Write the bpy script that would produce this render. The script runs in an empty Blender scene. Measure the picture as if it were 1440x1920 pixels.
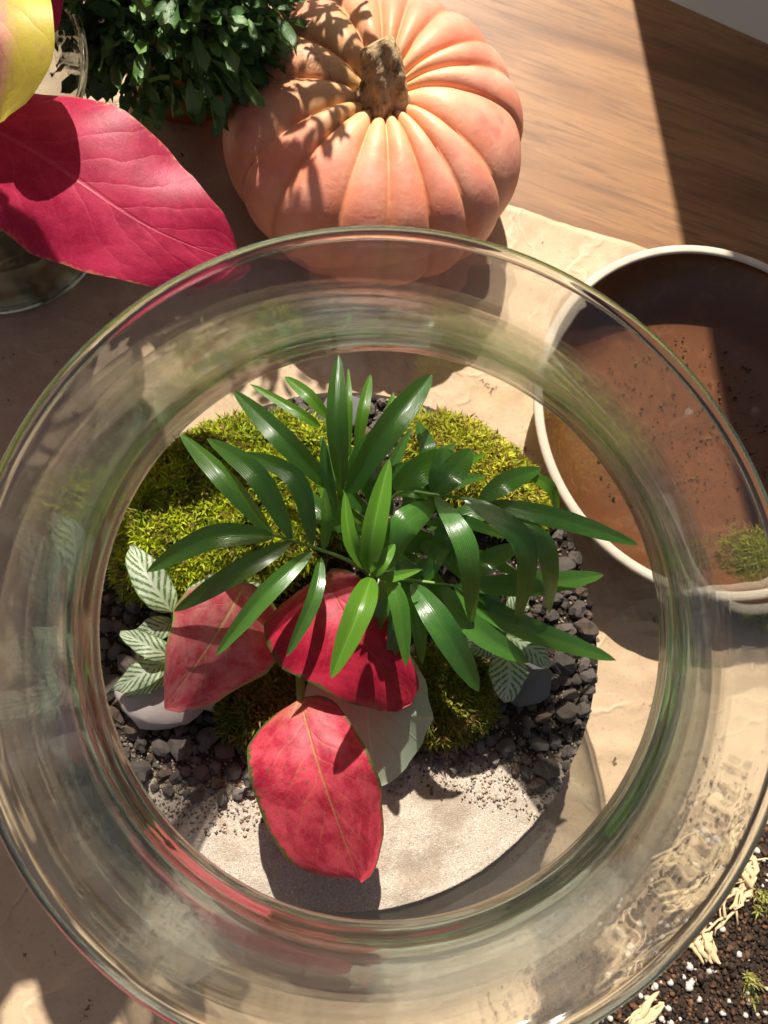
import bpy, bmesh, math, random
from mathutils import Matrix, Vector, noise

sc = bpy.context.scene
PI = math.pi
# ------------------------------------------------------------------ camera
F = 1440.0            # focal length in pixels of the 1440 x 1920 photograph
HC = 0.52             # camera height above the table (m)
_u = -Vector(((534 - 720) / F, -(1275 - 960) / F, -1)).normalized()
_x = (Vector((1, 0, 0)) - _u * _u.x).normalized()
_y = _u.cross(_x)
RC = Matrix((_x, _y, _u))
cd = bpy.data.cameras.new('camera')
cam = bpy.data.objects.new('camera', cd)
sc.collection.objects.link(cam)
cam.matrix_world = Matrix.Translation((0, 0, HC)) @ RC.to_4x4()
cd.sensor_fit = 'VERTICAL'
cd.sensor_height = 36
cd.lens = 36 * F / 1920
cd.clip_start = 0.005
cd.clip_end = 50
cd.dof.use_dof = True
cd.dof.focus_distance = 0.365
cd.dof.aperture_fstop = 17
sc.camera = cam
# ------------------------------------------------------------------ world and sun
SUN_EL = math.radians(49)
SUN_TO = Vector((0.11, -1, 0)).normalized()        # horizontal travel of the light
world = bpy.data.worlds.new('World')
sc.world = world
world.use_nodes = True
bg = world.node_tree.nodes['Background']
sky = world.node_tree.nodes.new('ShaderNodeTexSky')
sky.sky_type = 'NISHITA'
sky.sun_disc = False
sky.sun_elevation = SUN_EL
sky.sun_rotation = math.atan2(-SUN_TO.x, -SUN_TO.y)
sky.air_density = 1.0
sky.dust_density = 3.0
sky.ozone_density = 1.0
wb = world.node_tree.nodes.new('ShaderNodeMix')          # white balance of the warm indoor photograph
wb.data_type = 'RGBA'; wb.blend_type = 'MULTIPLY'; wb.inputs[0].default_value = 1.0
wb.inputs[7].default_value = (1.0, 0.86, 0.72, 1)
world.node_tree.links.new(sky.outputs[0], wb.inputs[6])
world.node_tree.links.new(wb.outputs[2], bg.inputs[0])
bg.inputs[1].default_value = 0.058
ld = bpy.data.lights.new('sun', 'SUN')
ld.energy = 5.0
ld.angle = math.radians(0.6)
ld.color = (1.0, 0.93, 0.82)
sun = bpy.data.objects.new('sun', ld)
sc.collection.objects.link(sun)
sun.rotation_euler = (SUN_TO * math.cos(SUN_EL) - Vector((0, 0, math.sin(SUN_EL)))).to_track_quat('-Z', 'Y').to_euler()
sun.location = (0, 1.5, 1.5)
sc.view_settings.view_transform = 'Standard'
sc.view_settings.look = 'None'
sc.view_settings.gamma = 1
sc.view_settings.exposure = 0.78
cy = sc.cycles
cy.use_denoising = True
cy.use_adaptive_sampling = True
cy.adaptive_threshold = 0.025
cy.max_bounces = 11
cy.diffuse_bounces = 3
cy.glossy_bounces = 5
cy.transmission_bounces = 11
cy.transparent_max_bounces = 40
cy.sample_clamp_indirect = 3
cy.sample_clamp_direct = 12
cy.blur_glossy = 0.3
cy.caustics_refractive = False
cy.caustics_reflective = False

# ------------------------------------------------------------------ helpers
def W(px, py, h):
    """point at height h on the ray through a photo pixel"""
    r = RC @ Vector(((px - 720) / F, -(py - 960) / F, -1))
    return Vector((0, 0, HC)) + r * ((h - HC) / r.z)

def pxm(h):
    return (HC - h) / F * 1.03

def link(o):
    sc.collection.objects.link(o)
    return o

def tag(o, label=None, cat=None, group=None, kind=None):
    if label: o['label'] = label
    if cat: o['category'] = cat
    if group: o['group'] = group
    if kind: o['kind'] = kind
    return o

def mesh_data(name, v, f, m, smooth=True, uv=None, col=None):
    me = bpy.data.meshes.new(name)
    me.from_pydata([tuple(p) for p in v], [], f)
    if uv is not None:
        l = me.uv_layers.new(name='UVMap')
        for i, lp in enumerate(me.loops):
            l.data[i].uv = uv[lp.vertex_index]
    if col is not None:
        a = me.color_attributes.new('tint', 'FLOAT_COLOR', 'POINT')
        for i, c in enumerate(col):
            a.data[i].color = (*c, 1)
    if smooth:
        me.polygons.foreach_set('use_smooth', [True] * len(me.polygons))
    me.update()
    if m: me.materials.append(m)
    return me

def obj(name, me, parent=None, loc=(0, 0, 0)):
    o = bpy.data.objects.new(name, me)
    o.location = loc
    link(o)
    if parent is not None:
        o.parent = parent
        o.location = Vector(loc) - root_loc(parent)
    return o

def root_loc(o):
    p = Vector(o.location)
    while o.parent is not None:
        o = o.parent
        p += Vector(o.location)
    return p

def empty(name, loc):
    o = bpy.data.objects.new(name, None)
    o.location = loc
    o.empty_display_size = 0.02
    return link(o)

def lathe(prof, N=96, cap0=True, cap1=True, fn=None):
    v = []; f = []
    for j, (r, z) in enumerate(prof):
        for i in range(N):
            a = 2 * PI * i / N
            rr, zz = (r, z) if fn is None else fn(r, z, a, j)
            v.append((rr * math.cos(a), rr * math.sin(a), zz))
    M = len(prof)
    for j in range(M - 1):
        for i in range(N):
            k = (i + 1) % N
            f.append((j * N + i, j * N + k, (j + 1) * N + k, (j + 1) * N + i))
    if cap0: f.append(list(range(N))[::-1])
    if cap1: f.append([(M - 1) * N + i for i in range(N)])
    return v, f

def cr(P, n=6):
    o = []
    for i in range(len(P) - 1):
        p0, p1, p2, p3 = P[max(i - 1, 0)], P[i], P[i + 1], P[min(i + 2, len(P) - 1)]
        for k in range(n):
            t = k / n
            o.append(tuple(.5 * (2 * b + (c - a) * t + (2 * a - 5 * b + 4 * c - e) * t * t + (3 * b - a - 3 * c + e) * t ** 3)
                           for a, b, c, e in zip(p0, p1, p2, p3)))
    o.append(tuple(P[-1]))
    return o

def interp(tab, v):
    for (a, b), (c, d) in zip(tab, tab[1:]):
        if v <= c:
            t = (v - a) / (c - a) if c > a else 0
            t = t * t * (3 - 2 * t) * .4 + t * .6
            return b + (d - b) * t
    return tab[-1][1]

def tube(pts, radii, n=8, v=None, f=None, fn=None):
    v = [] if v is None else v; f = [] if f is None else f
    pts = [Vector(p) for p in pts]
    b0 = len(v)
    up = None
    for i, p in enumerate(pts):
        t = (pts[min(i + 1, len(pts) - 1)] - pts[max(i - 1, 0)]).normalized()
        if up is None:
            up = t.orthogonal().normalized()
        up = (up - t * up.dot(t)).normalized()
        s = t.cross(up)
        for k in range(n):
            a = 2 * PI * k / n
            r = radii[i] * (fn(i / (len(pts) - 1), a) if fn else 1)
            v.append(p + (up * math.cos(a) + s * math.sin(a)) * r)
    for i in range(len(pts) - 1):
        for k in range(n):
            q = (k + 1) % n
            f.append((b0 + i * n + k, b0 + i * n + q, b0 + (i + 1) * n + q, b0 + (i + 1) * n + k))
    f.append([b0 + k for k in range(n)][::-1])
    f.append([b0 + (len(pts) - 1) * n + k for k in range(n)])
    return v, f

# ------------------------------------------------------------------ materials
class NT:
    def __init__(s, name):
        s.m = bpy.data.materials.new(name)
        s.m.use_nodes = True
        s.t = s.m.node_tree
        s.t.nodes.clear()
        s.out = s.t.nodes.new('ShaderNodeOutputMaterial')
    def n(s, typ, _ins=None, **kw):
        x = s.t.nodes.new('ShaderNode' + typ)
        for k, v in kw.items(): setattr(x, k, v)
        for k, v in (_ins or {}).items(): s.set(x.inputs[k], v)
        return x
    def set(s, i, v):
        if isinstance(v, bpy.types.NodeSocket): s.t.links.new(v, i)
        elif isinstance(v, bpy.types.Node): s.t.links.new(v.outputs[0], i)
        elif isinstance(v, (tuple, list)) and i.type == 'RGBA' and len(v) == 3: i.default_value = (*v, 1)
        else: i.default_value = v
    def math(s, op, a, b=0.0, c=None, clamp=False):
        x = s.n('Math', operation=op, use_clamp=clamp)
        s.set(x.inputs[0], a); s.set(x.inputs[1], b)
        if c is not None: s.set(x.inputs[2], c)
        return x.outputs[0]
    def mix(s, fac, a, b, mode='MIX'):
        x = s.n('Mix', data_type='RGBA', blend_type=mode)
        s.set(x.inputs[0], fac); s.set(x.inputs[6], a); s.set(x.inputs[7], b)
        return x.outputs[2]
    def noise(s, vec=None, scale=5, detail=4, rough=.5, dist=0, col=False):
        x = s.n('TexNoise', {'Scale': scale, 'Detail': detail, 'Roughness': rough, 'Distortion': dist})
        if vec is not None: s.set(x.inputs['Vector'], vec)
        return x.outputs[1 if col else 0]
    def ramp(s, fac, stops, interp='LINEAR'):
        x = s.n('ValToRGB')
        e = x.color_ramp; e.interpolation = interp
        cols = [(*c, 1) if isinstance(c, (tuple, list)) else (c, c, c, 1) for _, c in stops]
        e.elements.remove(e.elements[1])
        e.elements[0].position = stops[0][0]; e.elements[0].color = cols[0]
        for (p, _), c in zip(stops[1:], cols[1:]):
            e.elements.new(p).color = c
        s.set(x.inputs[0], fac)
        return x.outputs[0]
    def obj(s): return s.n('TexCoord').outputs['Object']
    def mapping(s, vec, scale=(1, 1, 1), rot=(0, 0, 0), loc=(0, 0, 0)):
        x = s.n('Mapping', {'Vector': vec, 'Scale': scale, 'Rotation': rot, 'Location': loc})
        return x.outputs[0]
    def bump(s, h, strength=.3, dist=.001):
        return s.n('Bump', {'Height': h, 'Strength': strength, 'Distance': dist}).outputs[0]
    def principled(s, col, rough=.5, spec=.5, normal=None, **kw):
        x = s.n('BsdfPrincipled', {'Base Color': col, 'Roughness': rough, 'Specular IOR Level': spec})
        if normal is not None: s.set(x.inputs['Normal'], normal)
        for k, v in kw.items(): s.set(x.inputs[k.replace('_', ' ')], v)
        return x.outputs[0]
    def done(s, sh):
        s.t.links.new(sh, s.out.inputs[0])
        return s.m

def leaf_shader(k, col, rough=.35, spec=.5, trans=.35, bump=None, tcol=None, coat=0.):
    p = k.principled(col, rough, spec, bump, Coat_Weight=coat, Coat_Roughness=.16)
    t = k.n('BsdfTranslucent', {'Color': tcol if tcol is not None else col})
    if bump is not None: k.set(t.inputs['Normal'], bump)
    mx = k.n('MixShader', {0: trans})
    k.t.links.new(p, mx.inputs[1]); k.t.links.new(t.outputs[0], mx.inputs[2])
    return k.done(mx.outputs[0])

def uv_nodes(k):
    """s in -1..1 across, v 0..1 along"""
    uv = k.n('UVMap')
    sp = k.n('SeparateXYZ', {0: uv.outputs[0]})
    s = k.math('MULTIPLY_ADD', sp.outputs[0], 2.0, -1.0)
    return uv.outputs[0], s, k.math('ABSOLUTE', s), sp.outputs[1]

def smooth(k, x, a, b):
    n = k.n('MapRange', {'Value': x, 'From Min': a, 'From Max': b, 'To Min': 0.0, 'To Max': 1.0}, interpolation_type='SMOOTHSTEP')
    return n.outputs[0]

def mat_plain(name, col, rough=.6, var=.25, scale=60, bump=0., bscale=200, bd=.0005, spec=.4):
    k = NT(name)
    o = k.obj()
    nz = k.noise(o, scale, 5, .6)
    c = k.mix(nz, tuple(x * (1 - var) for x in col), tuple(min(1, x * (1 + var)) for x in col))
    b = k.bump(k.noise(o, bscale, 4, .6), bump, bd) if bump else None
    return k.done(k.principled(c, rough, spec, b))

def mat_wood():
    k = NT('walnut_wood')
    o = k.mapping(k.obj(), rot=(0, 0, math.radians(17)))
    big = k.noise(k.mapping(o, (1.2, 7, 1)), 2.2, 4, .55, .6)
    grain = k.noise(k.mapping(o, (2.2, 42, 1)), 5, 8, .65, 1.2)
    fine = k.noise(k.mapping(o, (14, 300, 1)), 6, 4, .7)
    c = k.ramp(big, [(.30, (.10, .042, .016)), (.45, (.21, .095, .035)), (.60, (.31, .155, .060)), (.74, (.18, .076, .028))])
    c = k.mix(k.math('MULTIPLY', smooth(k, grain, .44, .68), .7), c, (.12, .055, .025))
    c = k.mix(k.math('MULTIPLY', smooth(k, fine, .56, .7), .45), c, (.075, .035, .018))
    # knots and bluish stains
    vo = k.n('TexVoronoi', {'Vector': k.mapping(o, (1, 2.2, 1), loc=(.37, .11, 0)), 'Scale': 7.5, 'Randomness': 1.0})
    kn = smooth(k, vo.outputs[0], .11, .035)
    c = k.mix(k.math('MULTIPLY', kn, .85), c, (.06, .032, .02))
    st = k.noise(k.mapping(o, (1, 3, 1), loc=(3, 1, 0)), 9, 3, .5)
    c = k.mix(k.math('MULTIPLY', smooth(k, st, .66, .74), .5), c, (.10, .10, .095))
    h = k.math('ADD', k.math('MULTIPLY', fine, -.6), k.math('MULTIPLY', grain, -.5))
    return k.done(k.principled(c, k.math('MULTIPLY_ADD', grain, .25, .33), .45, k.bump(h, .35, .0008)))

def mat_paper():
    k = NT('kraft_paper')
    o = k.obj()
    a = k.noise(o, 9, 4, .55, .5)
    c = k.mix(a, (.40, .265, .165), (.56, .42, .275))
    b = k.noise(o, 34, 5, .65)
    c = k.mix(k.math('MULTIPLY', smooth(k, b, .52, .72), .35), c, (.30, .20, .13))
    fl = k.noise(o, 420, 2, .5)
    c = k.mix(k.math('MULTIPLY', smooth(k, fl, .60, .72), .35), c, (.24, .15, .09))
    dirt = k.noise(k.mapping(o, loc=(1.3, .7, 0)), 55, 5, .7)
    c = k.mix(k.math('MULTIPLY', smooth(k, dirt, .635, .68), .85), c, (.07, .028, .012))
    vo = k.n('TexVoronoi', {'Vector': k.n('VectorMath', {0: o, 1: k.n('VectorMath', {0: k.noise(o, 18, 3, .6, col=True), 'Scale': .07}, operation='SCALE').outputs[0]}, operation='ADD').outputs[0], 'Scale': 15.0}, feature='DISTANCE_TO_EDGE')
    cre = smooth(k, vo.outputs[0], .06, .0)
    vo2 = k.n('TexVoronoi', {'Vector': o, 'Scale': 64.0}, feature='F1')
    c = k.mix(k.math('MULTIPLY', cre, k.math('MULTIPLY', smooth(k, a, .4, .6), .22)), c, (.70, .56, .40))
    h = k.math('ADD', k.math('ADD', k.math('MULTIPLY', fl, .15), k.math('MULTIPLY', b, .8)), k.math('ADD', k.math('MULTIPLY', cre, .40), k.math('MULTIPLY', vo2.outputs[0], .30)))
    return k.done(k.principled(c, .6, .35, k.bump(h, .5, .0022)))

def mat_glass(name, stops, ztop, rbead=9., tint=(.972, .986, .976), streak=.05, back_refr=0.):
    """refracting glass where the wall is thick or sharply bent; the thin parallel-faced wall lets light straight through"""
    k = NT(name)
    g = k.n('BsdfGlass', {'Color': (.93, .972, .945), 'Roughness': 0.0, 'IOR': 1.46})
    t = k.n('BsdfTransparent', {'Color': tint})
    gl = k.n('BsdfGlossy', {'Color': (1, 1, 1), 'Roughness': 0.03})
    lw = k.n('LayerWeight', {'Blend': .5})
    fr = k.math('MULTIPLY_ADD', k.math('POWER', lw.outputs['Facing'], 5.0), .85, .035)
    o = k.obj()
    sp = k.n('SeparateXYZ', {0: o})
    ang = k.math('ARCTAN2', sp.outputs[1], sp.outputs[0])
    rad = k.n('VectorMath', {0: k.n('CombineXYZ', {0: sp.outputs[0], 1: sp.outputs[1], 2: 0.0}).outputs[0]}, operation='LENGTH').outputs['Value']
    cv = k.n('CombineXYZ', {0: k.math('MULTIPLY', ang, .8), 1: k.math('MULTIPLY', sp.outputs[2], 90.0), 2: k.math('MULTIPLY', rad, 60.0)})
    hgt = k.noise(cv.outputs[0], 1.6, 2, .5)
    bp = k.bump(hgt, streak, .0016)
    for x in (g, gl): k.set(x.inputs['Normal'], bp)
    k.set(gl.inputs['Roughness'], k.math('MULTIPLY_ADD', smooth(k, k.noise(o, 26, 4, .6), .5, .75), .03, .022))   # smudges
    a = k.n('MixShader', {0: fr})
    k.t.links.new(t.outputs[0], a.inputs[1]); k.t.links.new(gl.outputs[0], a.inputs[2])
    fac = k.ramp(k.math('DIVIDE', sp.outputs[2], ztop), [(z / ztop, c) for z, c in stops])
    if back_refr:      # refraction cut on the window side, added so sun reaches the plants
        fac = k.math('MULTIPLY', fac, k.math('MULTIPLY_ADD', smooth(k, sp.outputs[1], .045, -.05), 1 - back_refr, back_refr))
    fac = k.math('MAXIMUM', fac, k.math('MULTIPLY', smooth(k, rad, rbead - .0006, rbead), smooth(k, sp.outputs[2], .255, .260)))
    b = k.n('MixShader', {0: fac})
    k.t.links.new(a.outputs[0], b.inputs[1]); k.t.links.new(g.outputs[0], b.inputs[2])
    return k.done(b.outputs[0])

def mat_pumpkin():
    k = NT('pumpkin_skin')
    o = k.obj()
    sp = k.n('SeparateXYZ', {0: o})
    at = k.n('Attribute', attribute_name='tint')
    g = k.n('SeparateColor', {0: at.outputs[0]})          # r: groove depth, g: nearness to the stem, b: ripeness
    n1 = k.noise(o, 22, 4, .6)
    n2 = k.noise(o, 120, 4, .6)
    c = k.mix(smooth(k, n1, .35, .65), (.74, .245, .160), (.84, .39, .275))
    c = k.mix(k.math('MULTIPLY', g.outputs[1], .75), c, (.90, .62, .28))
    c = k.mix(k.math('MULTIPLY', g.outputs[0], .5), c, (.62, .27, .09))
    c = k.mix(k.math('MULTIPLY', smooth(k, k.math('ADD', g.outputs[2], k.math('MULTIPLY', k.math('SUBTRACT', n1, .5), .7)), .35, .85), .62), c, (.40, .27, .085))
    red = k.noise(k.mapping(o, loc=(.31, .2, .5)), 26, 4, .6)
    c = k.mix(k.math('MULTIPLY', k.math('MULTIPLY', smooth(k, red, .58, .68), smooth(k, sp.outputs[0], .05, .09)), .7), c, (.62, .085, .06))
    dsc = k.n('VectorMath', {0: o, 1: tuple(W(585, 140, .103) - Vector((.052, .366, .0024)))}, operation='DISTANCE').outputs['Value']
    scar = k.noise(o, 90, 3, .6, 1.5)
    ring = k.math('ABSOLUTE', k.math('SUBTRACT', scar, .55))
    c = k.mix(k.math('MULTIPLY', k.math('MULTIPLY', smooth(k, ring, .035, .005), smooth(k, dsc, .026, .010)), .75), c, (.13, .075, .03))
    n3 = k.noise(o, 420, 3, .7)
    c = k.mix(k.math('MULTIPLY', smooth(k, n2, .55, .72), .30), c, (.80, .50, .34))
    c = k.mix(k.math('MULTIPLY', smooth(k, n3, .62, .72), .30), c, (.50, .18, .09))
    c = k.mix(k.math('MULTIPLY', smooth(k, k.noise(k.mapping(o, loc=(.5, 0, .2)), 9, 3, .5), .45, .7), .35), c, (.72, .24, .17))
    return k.done(k.principled(c, k.math('MULTIPLY_ADD', n2, .25, .36), .35, k.bump(k.math('ADD', k.math('ADD', n2, k.math('MULTIPLY', n3, .35)), k.math('MULTIPLY', n1, 2.5)), .28, .0014), Subsurface_Weight=.10, Subsurface_Radius=(.012, .004, .002)))

def mat_stem():
    k = NT('pumpkin_stem_cork')
    o = k.obj()
    a = k.noise(k.mapping(o, (1, 1, .35)), 190, 5, .7)
    b = k.noise(o, 70, 4, .6)
    c = k.ramp(a, [(.27, (.05, .03, .015)), (.38, (.28, .18, .09)), (.55, (.48, .34, .18)), (.72, (.70, .55, .33))])
    c = k.mix(k.math('MULTIPLY', smooth(k, b, .58, .68), .7), c, (.045, .028, .016))
    return k.done(k.principled(c, .8, .25, k.bump(a, .8, .002)))

def mat_palm():
    k = NT('palm_leaf')
    uv, s, sa, v = uv_nodes(k)
    at = k.n('ObjectInfo')
    rnd = at.outputs['Random']
    base = k.mix(rnd, (.034, .130, .028), (.090, .250, .032))
    par = k.math('SINE', k.math('MULTIPLY', s, 38.0))
    nz = k.noise(k.mapping(uv, (26, 1.6, 1)), 3, 4, .6)
    c = k.mix(k.math('MULTIPLY', smooth(k, nz, .35, .7), .45), base, (.022, .095, .022))
    c = k.mix(k.math('MULTIPLY', smooth(k, sa, .07, .02), .4), c, (.12, .25, .06))
    brown = k.math('MULTIPLY', smooth(k, k.math('ADD', v, k.math('MULTIPLY', nz, .03)), .965, .995), .85)
    pat = k.noise(k.mapping(uv, (2, 4, 1)), 2.2, 3, .6)
    c = k.mix(k.math('MULTIPLY', smooth(k, pat, .45, .75), .45), c, (.11, .26, .035))
    c = k.mix(k.math('MULTIPLY', smooth(k, k.noise(k.mapping(uv, (9, 30, 1)), 4, 3, .6), .68, .74), .5), c, (.20, .22, .06))
    c = k.mix(brown, c, (.20, .14, .05))
    h = k.math('ADD', k.math('MULTIPLY', par, .35), nz)
    tc = k.mix(.6, c, (.30, .60, .012))
    return leaf_shader(k, c, k.math('MULTIPLY_ADD', nz, .20, .15), .7, .42, k.bump(h, .30, .0005), tc, .45)

def mat_palm_young():
    k = NT('young_palm_leaf')
    uv, s, sa, v = uv_nodes(k)
    nz = k.noise(k.mapping(uv, (26, 1.6, 1)), 3, 4, .6)
    c = k.mix(nz, (.075, .22, .018), (.13, .30, .028))
    c = k.mix(k.math('MULTIPLY', smooth(k, sa, .08, .02), .5), c, (.25, .42, .08))
    h = k.math('ADD', k.math('MULTIPLY', k.math('SINE', k.math('MULTIPLY', s, 38.0)), .35), nz)
    return leaf_shader(k, c, .3, .5, .42, k.bump(h, .25, .0005), k.mix(.5, c, (.30, .60, .015)), .35)

def mat_red_leaf(name, a, b, margin, vein, mwidth=.10, blotch=.5, tc=(.75, .05, .06), trans=.35, veinamt=.7, nveins=7, half=None):
    k = NT(name)
    uv, s, sa, v = uv_nodes(k)
    n1 = k.noise(k.mapping(uv, (2, 3, 1)), 3.0, 5, .6)
    n2 = k.noise(k.mapping(uv, (6, 10, 1)), 4, 4, .65)
    c = k.mix(smooth(k, n1, .36, .64), a, b)
    if half: c = k.mix(smooth(k, k.math('ADD', s, k.math('MULTIPLY', k.math('SUBTRACT', n2, .5), .8)), *half[:2]), c, half[2])
    # side veins sweep from the midrib towards the tip
    q = k.math('FRACT', k.math('MULTIPLY', k.math('ADD', k.math('SUBTRACT', v, k.math('MULTIPLY', k.math('POWER', sa, .8), .30)), k.math('ADD', k.math('MULTIPLY', k.math('SUBTRACT', k.noise(k.mapping(uv, (1.2, 2, 1)), 2.5, 2, .5), .5), .13), k.math('MULTIPLY', k.math('GREATER_THAN', s, 0.0), .055))), float(nveins)))
    sv = k.math('ABSOLUTE', k.math('SUBTRACT', q, .5))
    vmask = k.math('MULTIPLY', smooth(k, sv, .055, .0), k.math('MULTIPLY', smooth(k, sa, .95, .25), veinamt))
    c = k.mix(k.math('MULTIPLY', vmask, smooth(k, n2, .35, .65)), c, vein)
    mr = k.math('MULTIPLY', smooth(k, sa, k.math('MULTIPLY_ADD', v, -.042, .055), .006), veinamt)
    c = k.mix(mr, c, vein)
    bl = k.math('MULTIPLY', smooth(k, n2, .61, .66), blotch)
    c = k.mix(bl, c, margin)
    ed = k.math('ADD', sa, k.math('ADD', k.math('MULTIPLY', k.math('SUBTRACT', n2, .5), .30), k.math('MULTIPLY', smooth(k, v, .16, .0), .22 if blotch else 0.0)))
    c = k.mix(smooth(k, ed, 1 - mwidth - .02, 1 - mwidth + .03), c, margin)
    fine = k.noise(k.mapping(uv, (30, 45, 1)), 3, 4, .7)
    net = k.n('TexVoronoi', {'Vector': k.mapping(uv, (1.0, 1.5, 1)), 'Scale': 26.0}, feature='DISTANCE_TO_EDGE')
    nm = smooth(k, net.outputs[0], .07, .0)
    c = k.mix(k.math('MULTIPLY', nm, .16), c, vein)
    c = k.mix(k.math('MULTIPLY', smooth(k, k.noise(k.mapping(uv, (4, 6, 1), loc=(3, 1, 0)), 2.2, 4, .6), .48, .72), .26), c, tuple(x * .55 for x in a))
    if blotch: c = k.mix(k.math('MULTIPLY', k.math('MULTIPLY', smooth(k, k.math('ADD', v, k.math('MULTIPLY', sa, .10)), .24, .0), smooth(k, n2, .35, .6)), .75), c, (.34, .30, .07))
    c = k.mix(k.math('MULTIPLY', smooth(k, fine, .40, .68), .28), c, tuple(x * .62 for x in a))
    c = k.mix(k.math('MULTIPLY', smooth(k, fine, .64, .74), .30), c, vein)
    sw = k.math('SUBTRACT', .5, sv)                      # soft quilting between the side veins
    h = k.math('SUBTRACT', k.math('ADD', k.math('MULTIPLY', n1, .5), k.math('MULTIPLY', fine, .12)), k.math('ADD', k.math('MULTIPLY', k.math('POWER', k.math('MULTIPLY', sw, 2.0), 4.0), .20), mr))
    return leaf_shader(k, c, k.math('MULTIPLY_ADD', fine, .20, .36), .32, trans, k.bump(h, .45, .0014), k.mix(.6, c, tc))

def mat_fittonia():
    k = NT('fittonia_leaf')
    uv, s, sa, v = uv_nodes(k)
    n = k.noise(k.mapping(uv, (3, 5, 1)), 4, 3, .6)
    n2 = k.noise(k.mapping(uv, (9, 9, 1)), 3, 3, .6)
    side = k.math('MULTIPLY', k.math('GREATER_THAN', s, 0.0), .05)
    t = k.math('ADD', k.math('SUBTRACT', v, k.math('MULTIPLY', k.math('POWER', sa, .85), .27)), k.math('ADD', side, k.math('MULTIPLY', k.math('SUBTRACT', n, .5), .05)))
    q = k.math('ABSOLUTE', k.math('SUBTRACT', k.math('FRACT', k.math('MULTIPLY', t, 9.0)), .5))
    gap = smooth(k, k.math('ADD', q, k.math('MULTIPLY', k.math('SUBTRACT', n2, .5), .55)), .24, .36)            # green slits between the side veins
    cross = k.math('ABSOLUTE', k.math('SUBTRACT', k.math('FRACT', k.math('ADD', k.math('MULTIPLY', sa, 3.2), k.math('MULTIPLY', n, 2.2))), .5))
    gap = k.math('MULTIPLY', gap, smooth(k, cross, .03, .10))
    gap = k.math('MULTIPLY', gap, smooth(k, sa, .05, .13))
    gap = k.math('MAXIMUM', gap, smooth(k, k.math('ADD', sa, k.math('MULTIPLY', k.math('SUBTRACT', n2, .5), .2)), .90, .98))
    gr = k.mix(n, (.07, .16, .04), (.17, .29, .07))
    wh = k.mix(k.math('MULTIPLY', smooth(k, v, .45, .0), .7), (.64, .70, .55), (.42, .55, .20))
    c = k.mix(gap, wh, gr)
    return leaf_shader(k, c, .45, .35, .3, k.bump(gap, .5, .0012), k.mix(.5, c, (.5, .65, .15)))

def mat_pale_leaf():
    k = NT('pale_green_leaf')
    uv, s, sa, v = uv_nodes(k)
    n1 = k.noise(k.mapping(uv, (3, 4, 1)), 4, 5, .6)
    c = k.mix(n1, (.40, .50, .33), (.54, .61, .45))
    q = k.math('FRACT', k.math('MULTIPLY', k.math('SUBTRACT', v, k.math('MULTIPLY', sa, .35)), 6.0))
    sv = smooth(k, k.math('ABSOLUTE', k.math('SUBTRACT', q, .5)), .05, 0.)
    mr = smooth(k, sa, .04, .0)
    c = k.mix(k.math('MULTIPLY', mr, .6), c, (.62, .68, .52))
    return leaf_shader(k, c, .4, .4, .25, k.bump(k.math('ADD', k.math('MULTIPLY', sv, .6), mr), .4, .001))

def mat_tinted(name, rough=.5, trans=0., spec=.4, bump=0.):
    k = NT(name)
    a = k.n('Attribute', attribute_name='tint')
    b = k.bump(k.noise(k.obj(), 300, 3, .6), bump, .0006) if bump else None
    if trans: return leaf_shader(k, a.outputs[0], rough, spec, trans, b)
    return k.done(k.principled(a.outputs[0], rough, spec, b))

def mat_mum():
    k = NT('dark_shrub_leaf')
    uv, s, sa, v = uv_nodes(k)
    r = k.n('ObjectInfo').outputs['Random']
    at = k.n('Attribute', attribute_name='tint')
    c = k.mix(r, (.05, .12, .036), (.16, .31, .08))
    c = k.mix(smooth(k, sa, .12, .03), c, (.08, .16, .06))
    return leaf_shader(k, c, .30, .5, .22, k.bump(k.noise(k.mapping(uv, (4, 6, 1)), 4, 4), .4, .001), (.10, .24, .03))

def mat_rock(name, a, b, scale=240, rough=.75, tone=None):
    k = NT(name)
    o = k.obj()
    r = k.n('ObjectInfo').outputs['Random']
    off = k.n('VectorMath', {0: o, 1: k.n('CombineXYZ', {0: r, 1: r, 2: r}).outputs[0]}, operation='ADD')
    n1 = k.noise(off.outputs[0], scale, 5, .65)
    c = k.mix(n1, a, b)
    c = k.mix(k.math('MULTIPLY', r, .5), c, tuple(x * 1.7 for x in b))
    if tone: c = k.mix(k.math('MULTIPLY', smooth(k, k.math('FRACT', k.math('MULTIPLY', r, 7.3)), .55, .95), .7), c, tone)
    sp = smooth(k, k.noise(off.outputs[0], scale * 4, 2, .5), .62, .7)
    c = k.mix(k.math('MULTIPLY', sp, .35), c, (.42, .38, .34))
    return k.done(k.principled(c, rough, .35, k.bump(n1, .8, .0014)))

def mat_sand():
    k = NT('sand')
    o = k.obj()
    g = k.n('TexVoronoi', {'Vector': o, 'Scale': 1500.0})
    n = k.noise(o, 38, 5, .6)
    f = k.noise(o, 900, 3, .7)
    c = k.ramp(g.outputs[1], [(.0, (.20, .15, .11)), (.22, (.42, .34, .26)), (.6, (.43, .38, .32)), (.85, (.53, .48, .42)), (1., (.70, .66, .60))])
    c = k.mix(k.math('MULTIPLY', smooth(k, n, .47, .64), .55), c, (.27, .20, .14))
    at = k.n('Attribute', attribute_name='tint')
    rr = k.n('SeparateColor', {0: at.outputs[0]}).outputs[0]
    c = k.mix(smooth(k, k.math('ADD', rr, k.math('MULTIPLY', k.math('SUBTRACT', k.noise(o, 120, 4, .7), .5), .9)), .35, .7), c, (.045, .032, .024))
    return k.done(k.principled(c, .9, .2, k.bump(k.math('ADD', g.outputs[0], f), .4, .0008)))

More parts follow.
